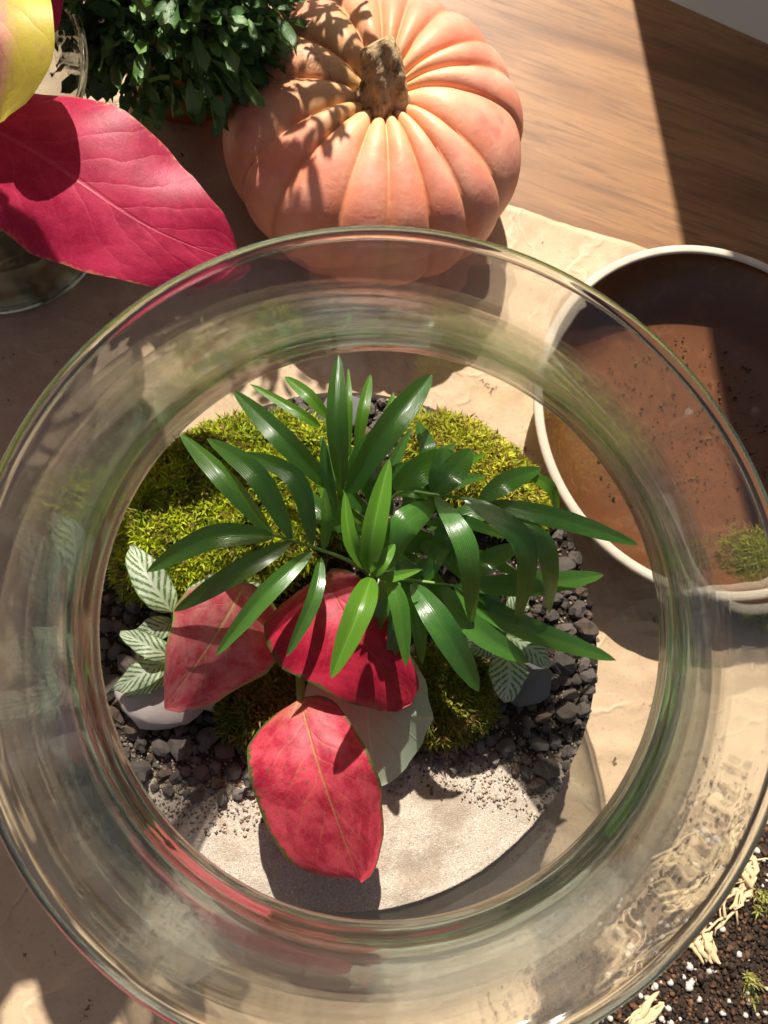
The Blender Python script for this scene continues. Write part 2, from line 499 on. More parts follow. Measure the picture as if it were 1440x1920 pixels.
def mat_soil():
    k = NT('potting_soil')
    o = k.obj()
    n = k.noise(o, 180, 6, .7)
    c = k.ramp(n, [(.3, (.012, .008, .006)), (.55, (.045, .026, .016)), (.75, (.11, .06, .035))])
    return k.done(k.principled(c, .85, .25, k.bump(n, 1., .003)))

def mat_saucer():
    k = NT('brown_glazed_clay')
    o = k.obj()
    n1 = k.noise(o, 14, 5, .6)
    n2 = k.noise(o, 80, 4, .7, 1.)
    c = k.mix(n1, (.060, .022, .009), (.145, .052, .018))
    c = k.mix(k.math('MULTIPLY', smooth(k, n2, .5, .72), .45), c, (.20, .078, .028))
    w = k.noise(k.mapping(o, loc=(.2, .9, 0)), 30, 2, .5)
    c = k.mix(k.math('MULTIPLY', smooth(k, w, .71, .76), .4), c, (.5, .42, .38))
    return k.done(k.principled(c, .33, .5, k.bump(n2, .12, .0006)))

M_wood = mat_wood(); M_paper = mat_paper()
M_glass = mat_glass('clear_glass', [(.0, .6), (.012, .0), (.16, .0), (.195, .28), (.218, .45), (.228, .9), (.246, .9), (.254, .45), (.27, .45)],   .28, .1336, (.982, .991, .985), .011, .65)
M_vase = mat_glass('vase_glass', [(0, .9), (.01, .7), (.12, .5), (.138, .8), (.15, 1.)], .16, 9., (.93, .965, .95), .12)
M_pump = mat_pumpkin(); M_stem = mat_stem()
M_palm = mat_palm(); M_young = mat_palm_young()
M_red = mat_red_leaf('red_green_leaf', (.40, .012, .048), (.68, .075, .115), (.035, .11, .025), (.46, .30, .09), .06, .9, veinamt=.5)
M_coral = mat_red_leaf('coral_leaf', (.70, .065, .115), (.84, .24, .26), (.30, .40, .10), (.62, .56, .22), .06, .95, veinamt=.7, nveins=6)
M_rose = mat_red_leaf('deep_red_leaf', (.36, .006, .034), (.56, .024, .065), (.035, .10, .025), (.42, .10, .07), .05, .5, veinamt=.45)
M_pink = mat_red_leaf('magenta_leaf', (.33, .006, .046), (.48, .024, .082), (.45, .18, .10), (.66, .10, .16), .012, .0, (.80, .03, .10), .28, .35, 8)
M_yel = mat_red_leaf('yellow_pink_leaf', (.72, .30, .24), (.80, .42, .32), (.50, .48, .03), (.80, .42, .28), .07, .0, (.8, .5, .2), .25, .3, 6, half=(-.02, -.45, (.58, .52, .05)))
M_fit = mat_fittonia(); M_pale = mat_pale_leaf(); M_mum = mat_mum()
M_stalk = mat_plain('green_stalk', (.16, .27, .06), .45)
M_redstalk = mat_plain('olive_stalk', (.22, .26, .07), .45)
M_moss = mat_tinted('moss', .55, .35, .3)
M_mossbase = mat_plain('moss_base', (.035, .045, .012), .9, .5, 200, .8, 300, .002)
M_lava = mat_rock('lava_rock', (.050, .040, .036), (.20, .165, .145), tone=(.19, .115, .075))
M_pinkstone = mat_rock('pale_stone', (.52, .42, .38), (.66, .57, .53), 60, .5)
M_greystone = mat_rock('grey_stone', (.12, .115, .12), (.22, .21, .215), 90, .55)
M_sand = mat_sand(); M_soil = mat_soil(); M_saucer = mat_saucer()
M_rim = mat_plain('unglazed_rim', (.54, .46, .37), .75, .32, 45, .4)
M_perl = mat_plain('perlite', (.50, .47, .42), .8, .12, 400, .5)
M_root = mat_plain('tan_root', (.60, .45, .26), .8, .3, 150, .6)
M_pot = mat_plain('orange_plastic', (.36, .085, .028), .4, .15, 30)
M_crumb = mat_tinted('crumbs', .85, 0, .25, .5)
M_wall = mat_plain('painted_wall', (.52, .49, .45), .8, .05, 8)
M_floor = mat_plain('grey_floor', (.42, .40, .36), .6, .1, 6)
M_frame = mat_plain('white_paint', (.7, .69, .66), .5, .05, 20)

# ------------------------------------------------------------------ table, floor, wall behind
def line_pt(p, q, t): return p + (q - p) * t
eA, eB = W(1270, 0, 0), W(1440, 75, 0)
ed = (eB - eA).normalized(); en = Vector((ed.y, -ed.x, 0))      # towards the camera side
c0, c1 = eA - ed * 1.2, eA + ed * .75
top = [c0, c1, c1 + en * 1.25, c0 + en * 1.25]
v = [Vector((p.x, p.y, 0)) for p in top] + [Vector((p.x, p.y, -.035)) for p in top]
bm = bmesh.new()
bv = [bm.verts.new(p) for p in v]
for f in ((3, 2, 1, 0), (4, 5, 6, 7), (0, 1, 5, 4), (1, 2, 6, 5), (2, 3, 7, 6), (3, 0, 4, 7)): bm.faces.new([bv[i] for i in f])
bmesh.ops.recalc_face_normals(bm, faces=bm.faces)
bmesh.ops.bevel(bm, geom=list(bm.edges), offset=.004, segments=2, affect='EDGES')
me = bpy.data.meshes.new('tabletop'); bm.to_mesh(me); bm.free(); me.materials.append(M_wood)
tag(obj('tabletop', me), 'dark walnut wooden tabletop under everything, half in sun', kind='structure')
me = mesh_data('floor', [(-4, -4, -.75), (4, -4, -.75), (4, 4, -.75), (-4, 4, -.75)], [(0, 1, 2, 3)], M_floor, False)
tag(obj('floor', me), kind='structure')

def boxm(name, lo, hi, m, bev=.002):
    bm = bmesh.new()
    bmesh.ops.create_cube(bm, size=1)
    for q in bm.verts:
        q.co = Vector([(l + h) / 2 + c * (h - l) for l, h, c in zip(lo, hi, q.co)])
    if bev: bmesh.ops.bevel(bm, geom=list(bm.edges), offset=bev, segments=2, affect='EDGES')
    me = bpy.data.meshes.new(name); bm.to_mesh(me); bm.free(); me.materials.append(m)
    return me
# the window reveal whose edge throws the straight shadow across the wood
sh = W(1232, 230, 0)
YW = 0.86
xw = sh.x - SUN_TO.x / SUN_TO.y * (sh.y - YW)
tag(obj('wall', boxm('wall', (xw, YW, -.75), (xw + 1.6, YW + .14, 1.9), M_wall, .004)), kind='structure')

# ------------------------------------------------------------------ kraft paper
pA, pB = W(130, 135, 0), W(1190, 465, 0)
pd = (pB - pA).normalized(); pn = Vector((pd.y, -pd.x, 0))
def paper_h(x, y):
    p = Vector((x, y, 0))
    a = noise.noise(p * 9 + Vector((3, 1, 0)))
    b = 1 - abs(noise.noise(p * 17 + Vector((0, 7, 2)))) * 2.2
    c = 1 - abs(noise.noise(p * 42 + Vector((5, 0, 1)))) * 2.4
    return .0006 + .0012 * a + .0019 * max(b, 0) ** 3 + .0010 * max(c, 0) ** 2
NU, NV = 190, 150
v = []; f = []
LU, LV = .95, .72
for j in range(NV):
    for i in range(NU):
        e = .0016 * noise.noise(Vector((i * .05, 0, 9)))
        p = pA + pd * (-.28 + LU * i / (NU - 1)) + pn * (LV * j / (NV - 1) + e)
        z = paper_h(p.x, p.y)
        dist = min(i, j, NU - 1 - i, NV - 1 - j)
        if j < 3: z += .0012 * (3 - j) / 3
        v.append((p.x, p.y, z + .0006))
for j in range(NV - 1):
    for i in range(NU - 1):
        f.append((j * NU + i, (j + 1) * NU + i, (j + 1) * NU + i + 1, j * NU + i + 1))
po = obj('paper_sheet', mesh_data('paper_sheet', v, f, M_paper))
sm = po.modifiers.new('thick', 'SOLIDIFY'); sm.thickness = .0004; sm.offset = -1
tag(po, 'crumpled brown kraft paper sheet spread under the glass terrarium', 'paper')

# ------------------------------------------------------------------ glass terrarium
AX = Vector((.0385, .0240, 0))
JZ = .0028
outer = [(.055, .0), (.085, .0015), (.112, .010), (.134, .030), (.1495, .065), (.1595, .11), (.1630, .145), (.1610, .170), (.1545, .1915), (.1430, .2075),
         (.1280, .2200), (.1160, .2280), (.1098, .2350), (.1090, .2415), (.1118, .2490), (.1200, .2570), (.1295, .2640), (.1336, .2668)]
oc = cr(outer, 8)
def offset_prof(P, t):
    o = []
    for i in range(len(P)):
        a, b = P[max(i - 1, 0)], P[min(i + 1, len(P) - 1)]
        dx, dz = b[0] - a[0], b[1] - a[1]; l = math.hypot(dx, dz)
        tt = t * (1 + .06 * math.sin(i * .30) + .04 * math.sin(i * .71 + 1) + .7 * math.exp(-((P[i][1] - .238) / .006) ** 2))
        o.append((max(P[i][0] - dz / l * tt, .002), P[i][1] + dx / l * tt))
    return o
TG = .0034
ic = offset_prof(oc, TG)
dx, dz = oc[-1][0] - oc[-2][0], oc[-1][1] - oc[-2][1]; l = math.hypot(dx, dz); tx, tz = dx / l, dz / l
mx, mz = (oc[-1][0] + ic[-1][0]) / 2, (oc[-1][1] + ic[-1][1]) / 2
bead = []
br = .0029
for k in range(11):
    a = PI * 1.36 * (k / 10 - .5)
    bead.append((mx + br * (.5 * tx + tx * math.cos(a) - tz * math.sin(a)), mz + br * (.5 * tz + tz * math.cos(a) + tx * math.sin(a))))
v, f = lathe(oc[:-1] + bead + ic[:-1][::-1], 256)
go = obj('glass_terrarium', mesh_data('glass_terrarium', v, f, M_glass), None, (AX.x, AX.y, JZ))
tag(go, 'large clear glass bowl terrarium with a wide flared lip', 'terrarium')

def inner_r(h):
    h -= JZ
    best = None
    for (r0, z0), (r1, z1) in zip(ic, ic[1:]):
        if (z0 - h) * (z1 - h) <= 0 and z1 != z0 and h < .24:
            best = r0 + (r1 - r0) * (h - z0) / (z1 - z0)
    return best or .1

def inside(p, marg=.0025):
    """keep a point within the jar below the throat"""
    d = Vector((p.x - AX.x, p.y - AX.y, 0))
    m = inner_r(min(p.z, .236)) - marg
    if d.length > m:
        d *= m / d.length
        return Vector((AX.x + d.x, AX.y + d.y, p.z))
    return p

# ------------------------------------------------------------------ sand and soil in the jar
def sand_h(x, y):
    p = Vector((x, y, 0))
    return .072 + .0022 * noise.noise(p * 28) + .0012 * noise.noise(p * 75) + .0008 * noise.noise(p * 220) + .006 * max(0, (y - AX.y) / .14)
NR, NA = 70, 150
v = []; f = []; col = []
# front of this line (photo) the bed is bare sand, behind it dark soil shows between the pebbles
sandline = [(215, 1440), (330, 1500), (470, 1500), (620, 1470), (720, 1440), (800, 1430), (930, 1460), (1040, 1490), (1110, 1400)]
SL = [W(a, b, .072) for a, b in sandline]
def soil_mask(x, y):
    for a, b in zip(SL, SL[1:]):
        if a.x <= x <= b.x:
            yy = a.y + (b.y - a.y) * (x - a.x) / (b.x - a.x)
            return min(max((y - yy) / .060 + .36, 0), 1)
    return 1.0
for j in range(NR + 1):
    for i in range(NA):
        a = 2 * PI * i / NA
        r = (inner_r(.076) - .0008) * j / NR
        x, y = AX.x + r * math.cos(a), AX.y + r * math.sin(a)
        z = sand_h(x, y)
        r2 = min(r, inner_r(z) - .0008)
        v.append((AX.x + r2 * math.cos(a), AX.y + r2 * math.sin(a), z))
        m = soil_mask(x, y); col.append((m, m, m))
for j in range(NR):
    for i in range(NA):
        k = (i + 1) % NA
        f.append((j * NA + i, (j + 1) * NA + i, (j + 1) * NA + k, j * NA + k))
b0 = len(v)
LW = 12
for j in range(1, LW + 1):
    for i in range(NA):
        a = 2 * PI * i / NA
        h = .070 - (.070 - .012) * j / LW
        r = inner_r(h) - .0008
        v.append((AX.x + r * math.cos(a), AX.y + r * math.sin(a), h)); m = .15 if j < 5 else .9; col.append((m, m, m))
st = NR * NA
for j in range(LW):
    for i in range(NA):
        k = (i + 1) % NA
        f.append((st + j * NA + i, st + (j + 1) * NA + i, st + (j + 1) * NA + k, st + j * NA + k))
f.append([st + LW * NA + i for i in range(NA)])
tag(obj('sand_bed', mesh_data('sand_bed', v, f, M_sand, True, None, col)),
    'bed of pale sand and dark soil filling the bottom of the glass terrarium', 'sand', kind='stuff')

rnd = random.Random(7)
def rock_mesh(name, m, seed, sub=2, amp=.35, flat=.75, facets=7):
    r = random.Random(seed)
    bm = bmesh.new(); bmesh.ops.create_icosphere(bm, subdivisions=sub, radius=1)
    pl = []
    for _ in range(facets):
        d = Vector((r.gauss(0, 1), r.gauss(0, 1), r.gauss(0, 1))).normalized()
        pl.append((d, r.uniform(.62, .9)))
    off = Vector((r.random() * 50, 0, 0))
    for q in bm.verts:
        for d, h in pl:
            e = q.co.dot(d)
            if e > h: q.co -= d * (e - h) * .85
        q.co *= 1 + amp * .5 * noise.noise(q.co * 1.7 + off) + amp * .35 * noise.noise(q.co * 4 + off)
        q.co.z *= flat
    me = bpy.data.meshes.new(name); bm.to_mesh(me); bm.free()
    me.polygons.foreach_set('use_smooth', [True] * len(me.polygons))
    me.materials.append(m)
    return me
lava = [rock_mesh('lava_pebble', M_lava, s, 2, .8, .85, 9) for s in range(9)]
for me in lava: me.polygons.foreach_set('use_smooth', [False] * len(me.polygons))

def in_poly(x, y, P):
    c = False
    for (x0, y0), (x1, y1) in zip(P, P[1:] + P[:1]):
        if (y0 > y) != (y1 > y) and x < (x1 - x0) * (y - y0) / (y1 - y0) + x0: c = not c
    return c
zones = [[(150, 1100), (335, 1120), (345, 1290), (450, 1320), (470, 1400), (590, 1400), (600, 1470), (480, 1500), (330, 1500), (240, 1460)],
         [(730, 1330), (900, 1330), (930, 1280), (930, 1180), (1010, 980), (1080, 990), (1125, 1110), (1125, 1270), (1090, 1400), (1030, 1490), (930, 1440), (800, 1440)],
         [(470, 740), (600, 715), (740, 735), (860, 770), (830, 830), (560, 830), (450, 800)],
         [(470, 1130), (620, 1150), (600, 1240), (540, 1300), (500, 1300)], [(190, 1040), (260, 1100), (200, 1150)]]
placed = []
ZL = [('dark lava pebble below the white veined fittonia and the red leaves', 'lava pebbles by the red leaves'),
      ('dark lava pebble between the grey stone and the glass wall', 'lava pebbles by the grey stone'),
      ('dark lava pebble at the back behind the palm', 'lava pebbles behind the palm'),
      ('dark lava pebble in the shade under the red leaves', 'lava pebbles under the red leaves'),
      ('dark lava pebble between the bright moss and the glass wall', 'lava pebbles by the moss')]
tries = 0
def scatter_pebbles(limit):
    global tries
    while len(placed) < limit and tries < 20000:
        tries += 1
        Z = zones[rnd.choices(range(5), (10, 8, 4, 2, 1))[0]]
        xs = [p[0] for p in Z]; ys = [p[1] for p in Z]
        a, b = rnd.uniform(min(xs), max(xs)), rnd.uniform(min(ys), max(ys))
        if not in_poly(a, b, Z): continue
        p = W(a, b, .075)
        s = rnd.choice((rnd.uniform(.0024, .0040), rnd.uniform(.0036, .0052), rnd.uniform(.0050, .0074))) * (1.2 if rnd.random() < .2 else 1)
        if (Vector((p.x, p.y)) - Vector((AX.x, AX.y))).length > inner_r(.078) - s * 1.25: continue
        if any((p.x - q[0]) ** 2 + (p.y - q[1]) ** 2 < (.80 * (s + q[2])) ** 2 for q in placed): continue
        placed.append((p.x, p.y, s))
        o = obj('lava_pebble', lava[len(placed) % 9], None, (p.x, p.y, sand_h(p.x, p.y) + s * rnd.uniform(.15, .7)))
        o.scale = (s * rnd.uniform(.9, 1.3), s * rnd.uniform(.8, 1.1), s * rnd.uniform(.8, 1.1))
        o.rotation_euler = (rnd.uniform(-.5, .5), rnd.uniform(-.5, .5), rnd.uniform(0, 6.28))
        zl = ZL[zones.index(Z)]
        tag(o, zl[0], 'pebble', zl[1])
scatter_pebbles(290)

def grains(name, pts, smin, smax, m, cols, label, cat, parent=None, seed=1):
    r = random.Random(seed)
    v = []; f = []; col = []
    for p in pts:
        s = r.uniform(smin, smax) * (1 if r.random() < .85 else 1.5)
        c = r.choice(cols); g = r.uniform(.7, 1.25); c = tuple(min(1, x * g) for x in c)
        b = len(v)
        q = Matrix.Rotation(r.random() * 6.3, 3, Vector((r.gauss(0, 1), r.gauss(0, 1), r.gauss(0, 1))).normalized())
        for d in ((1, 0, 0), (-1, 0, 0), (0, 1, 0), (0, -1, 0), (0, 0, 1), (0, 0, -1)):
            v.append(Vector(p) + q @ (Vector(d) * s * r.uniform(.6, 1.25))); col.append(c)
        for t in ((0, 2, 4), (2, 1, 4), (1, 3, 4), (3, 0, 4), (2, 0, 5), (1, 2, 5), (3, 1, 5), (0, 3, 5)):
            f.append(tuple(b + i for i in t))
    o = obj(name, mesh_data(name, v, f, m, True, None, col), parent)
    return tag(o, label, cat, kind='stuff')
pts = []
r5 = random.Random(5)
while len(pts) < 9500:
    a = r5.random() * 2 * PI; q = inner_r(.075) * math.sqrt(r5.random()) * .985
    x, y = AX.x + q * math.cos(a), AX.y + q * math.sin(a)
    m = soil_mask(x, y)
    if m > .06 and r5.random() < (.015 + .9 * (1 - abs(m - .55) * 1.7 if abs(m - .55) < .5 else .1)):
        pts.append((x, y, sand_h(x, y) + .0003))
grains('grit', pts, .0004, .0012, M_crumb, [(.16, .12, .095), (.28, .22, .17), (.45, .38, .30), (.10, .075, .06), (.35, .27, .2)],
       'coarse brown grit strewn where the sand meets the pebbles', 'grit', seed=2)
pts = []
while len(pts) < 2600:
    a = r5.random() * 2 * PI; q = inner_r(.075) * math.sqrt(r5.random()) * .98
    x, y = AX.x + q * math.cos(a), AX.y + q * math.sin(a)
    if soil_mask(x, y) > .75: pts.append((x, y, sand_h(x, y) + .0006))
grains('soil_crumbs', pts, .0009, .0026, M_crumb, [(.03, .022, .018), (.05, .036, .028), (.085, .06, .045), (.02, .016, .014)],
       'dark crumbly soil between the pebbles in the glass terrarium', 'soil', seed=3)

# stones
def stone(px, py, h, rx, ry, rz, m, seed, rot, label):
    p = W(px, py, h)
    o = obj('stone', rock_mesh('stone', m, seed, 3, .18, 1, 9), None, p)
    o.scale = (rx, ry, rz); o.rotation_euler = rot
    tag(o, label, 'stone')
stone(310, 1305, .080, .030, .020, .013, M_pinkstone, 41, (.1, .1, .25), 'smooth pinkish white stone beside the red leaf in the terrarium')
stone(985, 1285, .080, .017, .014, .012, M_greystone, 55, (.2, .0, .6), 'smooth blue grey stone beside the white veined leaves')
stone(640, 775, .080, .018, .012, .010, M_greystone, 61, (.1, .2, .2), 'rough grey stone behind the palm at the back of the terrarium')

# ------------------------------------------------------------------ leaves
def leaf(name, pts, width, m, parent, prof, prof2=None, fold=.2, roll=0., nl=16, nw=6, wave=0., up=None, curl=0., keep=False):
    C = [Vector(p) for p in cr([tuple(p) for p in pts], max(2, nl // (len(pts) - 1)))]
    n = len(C)
    v = []; uv = []; f = []
    lr = random.Random(hash((round(pts[0][0] * 1e5), round(pts[0][1] * 1e5))) & 0xffff)
    ph = lr.random() * 6
    for i, c in enumerate(C):
        t = (C[min(i + 1, n - 1)] - C[max(i - 1, 0)]).normalized()
        U = Vector(up) if up else Vector((0, 0, 1))
        s = t.cross(U)
        if s.length < .05: s = t.cross(Vector((0, 1, .3)))
        s.normalize()
        nn = s.cross(t)
        if roll:
            q = Matrix.Rotation(roll, 3, t); s = q @ s; nn = q @ nn
        vv = i / (n - 1)
        for j in range(nw + 1):
            a = 2 * j / nw - 1
            w = width * .5 * interp(prof if a < 0 or prof2 is None else prof2, vv)
            th = fold
            lift = abs(a) * w * math.sin(th) - curl * (a * w) ** 2 / max(width, 1e-4) * 2 + wave * math.sin(vv * 14 + ph + a * 1.5) * abs(a) ** 2
            p = c + s * (a * w * math.cos(th)) + nn * lift
            if keep: p = inside(p)
            v.append(p); uv.append(((a + 1) / 2, vv))
    for i in range(n - 1):
        for j in range(nw):
            f.append((i * (nw + 1) + j, i * (nw + 1) + j + 1, (i + 1) * (nw + 1) + j + 1, (i + 1) * (nw + 1) + j))
    base = Vector(pts[0])
    return obj(name, mesh_data(name, [p - base for p in v], f, m, True, uv), parent, base)

PALM = [(0, .10), (.06, .34), (.2, .72), (.38, .97), (.5, 1), (.68, .86), (.85, .5), (.95, .2), (1, .015)]
BLUNT = [(0, .10), (.06, .34), (.2, .72), (.4, .97), (.56, 1), (.74, .82), (.88, .48), (.96, .20), (1, .02)]
OVATE = [(0, .03), (.03, .22), (.1, .55), (.22, .88), (.38, 1), (.55, .93), (.72, .70), (.86, .38), (.95, .13), (1, .01)]
ROUND = [(0, .05), (.03, .34), (.1, .68), (.22, .93), (.40, 1), (.58, .95), (.75, .76), (.88, .50), (.95, .24), (1, .01)]
HEART = [(0, .25), (.03, .62), (.1, .86), (.2, .98), (.32, 1), (.5, .86), (.68, .60), (.84, .32), (.94, .12), (1, .01)]

def stalk(name, pts, r0, r1, m, parent, n=8):
    C = cr([tuple(p) for p in pts], 5)
    base = Vector(C[0])
    v, f = tube([Vector(p) - base for p in C], [r0 + (r1 - r0) * i / (len(C) - 1) for i in range(len(C))], n)
    return obj(name, mesh_data(name, v, f, m), parent, base)

# --- parlour palm
palm_base = W(715, 1110, .076)
palm = tag(empty('parlor_palm', palm_base), 'green parlour palm with long narrow leaflets in the middle of the terrarium', 'palm')
def frond(rachis, leaflets, m_default=None):
    """rachis: (px, py, h) from the stem out; leaflets: (base, mid, tip, width px, opts)"""
    R = [palm_base + Vector((0, 0, .006))] + [W(*p) for p in rachis]
    fr = stalk('frond', R, .0014, .0006, M_stalk, palm)
    for L in leaflets:
        (b, mth, tp, wd) = L[:4]
        o = L[4] if len(L) > 4 else {}
        P = [W(*b), W(*mth), W(*tp)]
        hm = mth[2]
        leaf('leaflet', P, wd * .96 * pxm(hm), o.get('m', m_default or M_palm), fr, o.get('prof', PALM), None,
             o.get('fold', .22) * 1.7, o.get('roll', 0.), 18, 6, .0, None, o.get('curl', .0), True)
Y = {'m': M_young}
frond([(700, 1085, .13), (655, 1052, .158), (583, 1025, .168), (512, 1003, .172)], [
    ((512, 1003, .172), (420, 893, .180), (338, 812, .170), 50, {'fold': -.25, 'roll': .3}),
    ((547, 1011, .170), (483, 893, .186), (388, 822, .172), 46, {'fold': .15, 'roll': -.25}),
    ((586, 1022, .168), (556, 900, .184), (455, 848, .172), 42, {'fold': .15, 'roll': -.3}),
    ((513, 1006, .172), (398, 1008, .176), (276, 1072, .158), 54, {'fold': .3, 'roll': -.15}),
    ((546, 1016, .170), (440, 1075, .172), (326, 1147, .156), 46, {'fold': .28, 'roll': -.2}),
    ((585, 1033, .168), (500, 1112, .172), (404, 1230, .160), 42, {'fold': .25, 'roll': -.15}),
    ((602, 1046, .166), (586, 1125, .172), (537, 1232, .164), 34, {'fold': .25, 'roll': -.3}),
    ((607, 1030, .166), (612, 985, .172), (609, 915, .172), 24, {'m': M_young}),
])
frond([(690, 1060, .13), (665, 990, .15), (645, 920, .165)], [
    ((641, 915, .165), (631, 790, .188), (635, 664, .186), 50, {'fold': .3}),
    ((648, 925, .165), (730, 800, .185), (810, 702, .182), 66, {'prof': BLUNT, 'fold': .3, 'roll': .2}),
    ((620, 918, .165), (530, 825, .182), (437, 732, .172), 52, {'fold': .28, 'roll': -.1}),
    ((630, 960, .160), (612, 890, .172), (606, 822, .176), 28, {'fold': .3}),
    ((660, 925, .160), (690, 850, .170), (765, 775, .165), 60, {'fold': .2}),
    ((600, 800, .150), (560, 775, .155), (468, 720, .150), 24, {**Y, 'prof': BLUNT}),
    ((615, 785, .150), (580, 745, .155), (534, 706, .150), 30, {**Y, 'prof': BLUNT}),
    ((668, 850, .150), (680, 775, .160), (695, 702, .155), 27, {**Y, 'prof': BLUNT}),
    ((655, 850, .145), (655, 760, .155), (653, 690, .150), 14, Y),
    ((700, 860, .145), (725, 790, .150), (738, 735, .145), 22, Y),
])
frond([(705, 1085, .14), (698, 1080, .165), (694, 1078, .188)], [
    ((690, 1068, .188), (702, 985, .203), (730, 860, .207), 58, {**Y, 'fold': .35}),
    ((682, 1066, .187), (656, 1010, .198), (646, 922, .202), 36, {**Y, 'fold': .35}),
    ((696, 1084, .188), (672, 1150, .198), (621, 1272, .192), 62, {'fold': .3, 'roll': .1, 'm': M_young}),
    ((699, 1078, .186), (716, 1055, .193), (740, 1020, .190), 34, {**Y, 'fold': .35}),
    ((728, 1085, .178), (748, 1140, .178), (762, 1250, .165), 42, {'fold': .3}),
    ((725, 1068, .175), (760, 985, .192), (818, 945, .180), 62, {'fold': .1, 'roll': .2, 'curl': .4, 'prof': BLUNT}),
    ((705, 1080, .186), (735, 1082, .182), (790, 1068, .178), 22, Y),
])
frond([(720, 1090, .13), (735, 1085, .15), (790, 1090, .158), (850, 1098, .156)], [
    ((772, 1094, .158), (832, 1180, .166), (898, 1296, .138), 58, {'fold': .15, 'roll': .15, 'prof': BLUNT}),
    ((828, 1098, .156), (892, 1180, .154), (992, 1242, .130), 50, {'fold': .15, 'prof': BLUNT}),
    ((812, 1045, .150), (835, 1005, .156), (858, 965, .150), 46, {'fold': .15, 'prof': BLUNT}),
    ((870, 1088, .150), (915, 1052, .156), (975, 1022, .145), 46, {'fold': .2}),
    ((850, 1098, .155), (960, 1170, .142), (1155, 1238, .118), 54, {'fold': .2, 'roll': -.2, 'prof': BLUNT}),
    ((860, 1096, .155), (990, 1098, .150), (1132, 1078, .128), 50, {'fold': .2, 'prof': BLUNT, 'roll': -.1}),
    ((855, 1098, .155), (915, 1120, .150), (945, 1190, .130), 40, {'fold': .2}),
    ((800, 1090, .157), (815, 1050, .162), (850, 1010, .150), 34, {'fold': .2}),
])
frond([(705, 1060, .13), (715, 990, .155), (745, 925, .172), (818, 928, .182), (900, 940, .18)], [
    ((816, 930, .182), (876, 1030, .192), (884, 1178, .152), 50, {'fold': .12, 'curl': .3}),
    ((868, 932, .181), (985, 1022, .186), (968, 1172, .142), 52, {'fold': .12, 'curl': .3}),
    ((930, 955, .178), (1025, 1030, .180), (1030, 1150, .138), 50, {'fold': .12, 'curl': .3}),
    ((898, 940, .180), (950, 905, .186), (1015, 878, .172), 46, {'fold': .2}),
    ((985, 890, .172), (1030, 915, .170), (1046, 970, .150), 30, {**Y}),
    ((905, 942, .180), (1050, 975, .180), (1198, 1022, .155), 46, {'fold': .2, 'prof': PALM}),
    ((816, 922, .182), (845, 890, .188), (884, 842, .176), 56, {'fold': .15, 'prof': BLUNT}),
    ((812, 922, .180), (826, 880, .184), (832, 838, .174), 46, {'fold': .15, 'prof': BLUNT}),
    ((803, 880, .160), (800, 840, .165), (783, 790, .155), 38, {'fold': .2}),
    ((740, 918, .172), (790, 880, .178), (852, 848, .165), 62, {'fold': .15, 'roll': .3}),
    ((745, 925, .172), (780, 925, .178), (830, 940, .165), 26, {'fold': .3}),
    ((690, 960, .150), (740, 900, .156), (800, 870, .150), 50, {'fold': .15}),
    ((680, 1000, .145), (600, 960, .150), (540, 900, .140), 48, {'fold': .2}),
    ((700, 1010, .140), (760, 1010, .145), (850, 1040, .130), 56, {'fold': .2}),
])

rf = random.Random(12)
extra = []
for q in range(20):
    a = -2.6 + 4.4 * q / 19 + rf.uniform(-.12, .12)          # fanned round the crown, below the upper fronds
    bx, by = 715 + 45 * math.cos(a) + rf.uniform(-25, 45), 1010 + 45 * math.sin(a) + rf.uniform(-30, 20)
    L = rf.uniform(130, 215); hb = rf.uniform(.128, .152)
    extra.append(((bx, by, hb), (bx + .5 * L * math.cos(a), by + .5 * L * math.sin(a), hb + .010), (bx + L * math.cos(a + .18), by + L * math.sin(a + .18), hb - .014),
                  rf.uniform(28, 44), {'fold': rf.uniform(.1, .25), 'roll': rf.uniform(-.3, .3), 'm': M_young if q % 4 == 0 else M_palm}))
frond([(712, 1080, .115), (715, 1040, .135), (720, 1000, .142)], extra)

# --- red leaved plant
red_base = W(600, 1250, .076)
redp = tag(empty('red_leaf_plant', red_base), 'red leaved plant with green edges, three broad leaves below the palm', 'plant')
def petiole(a, b, bow=.01, parent=redp, m=M_redstalk, r0=.0020, r1=.0013):
    mid = (Vector(a) + Vector(b)) / 2 + Vector((0, 0, bow))
    return stalk('petiole', [a, mid, b], r0, r1, m, parent)
b1 = W(460, 1092, .122)
leaf('leaf', [b1, W(398, 1200, .132), W(308, 1328, .116)], 250 * pxm(.125), M_coral, redp,
     [(0, .1), (.05, .40), (.15, .78), (.29, 1.), (.5, .92), (.77, .57), (.9, .26), (1, .01)],
     [(0, .05), (.06, .26), (.16, .50), (.3, .68), (.44, .71), (.62, .54), (.80, .28), (.92, .11), (1, .01)], .20, -.10, 26, 14, .0024, None, .45, True)
petiole(red_base, b1)
b2 = W(606, 1078, .142)
leaf('leaf', [b2, W(672, 1190, .152), W(772, 1318, .126)], 296 * pxm(.145), M_rose, redp,
     [(0, .12), (.1, .34), (.27, .50), (.66, .46), (.9, .22), (1, .01)],
     [(0, .22), (.04, .62), (.1, .92), (.25, 1.), (.4, .99), (.68, .66), (.88, .38), (.96, .22), (1, .01)], .16, .0, 26, 14, .0024, None, .45, True)
petiole(red_base, b2)
b3 = W(563, 1312, .128)
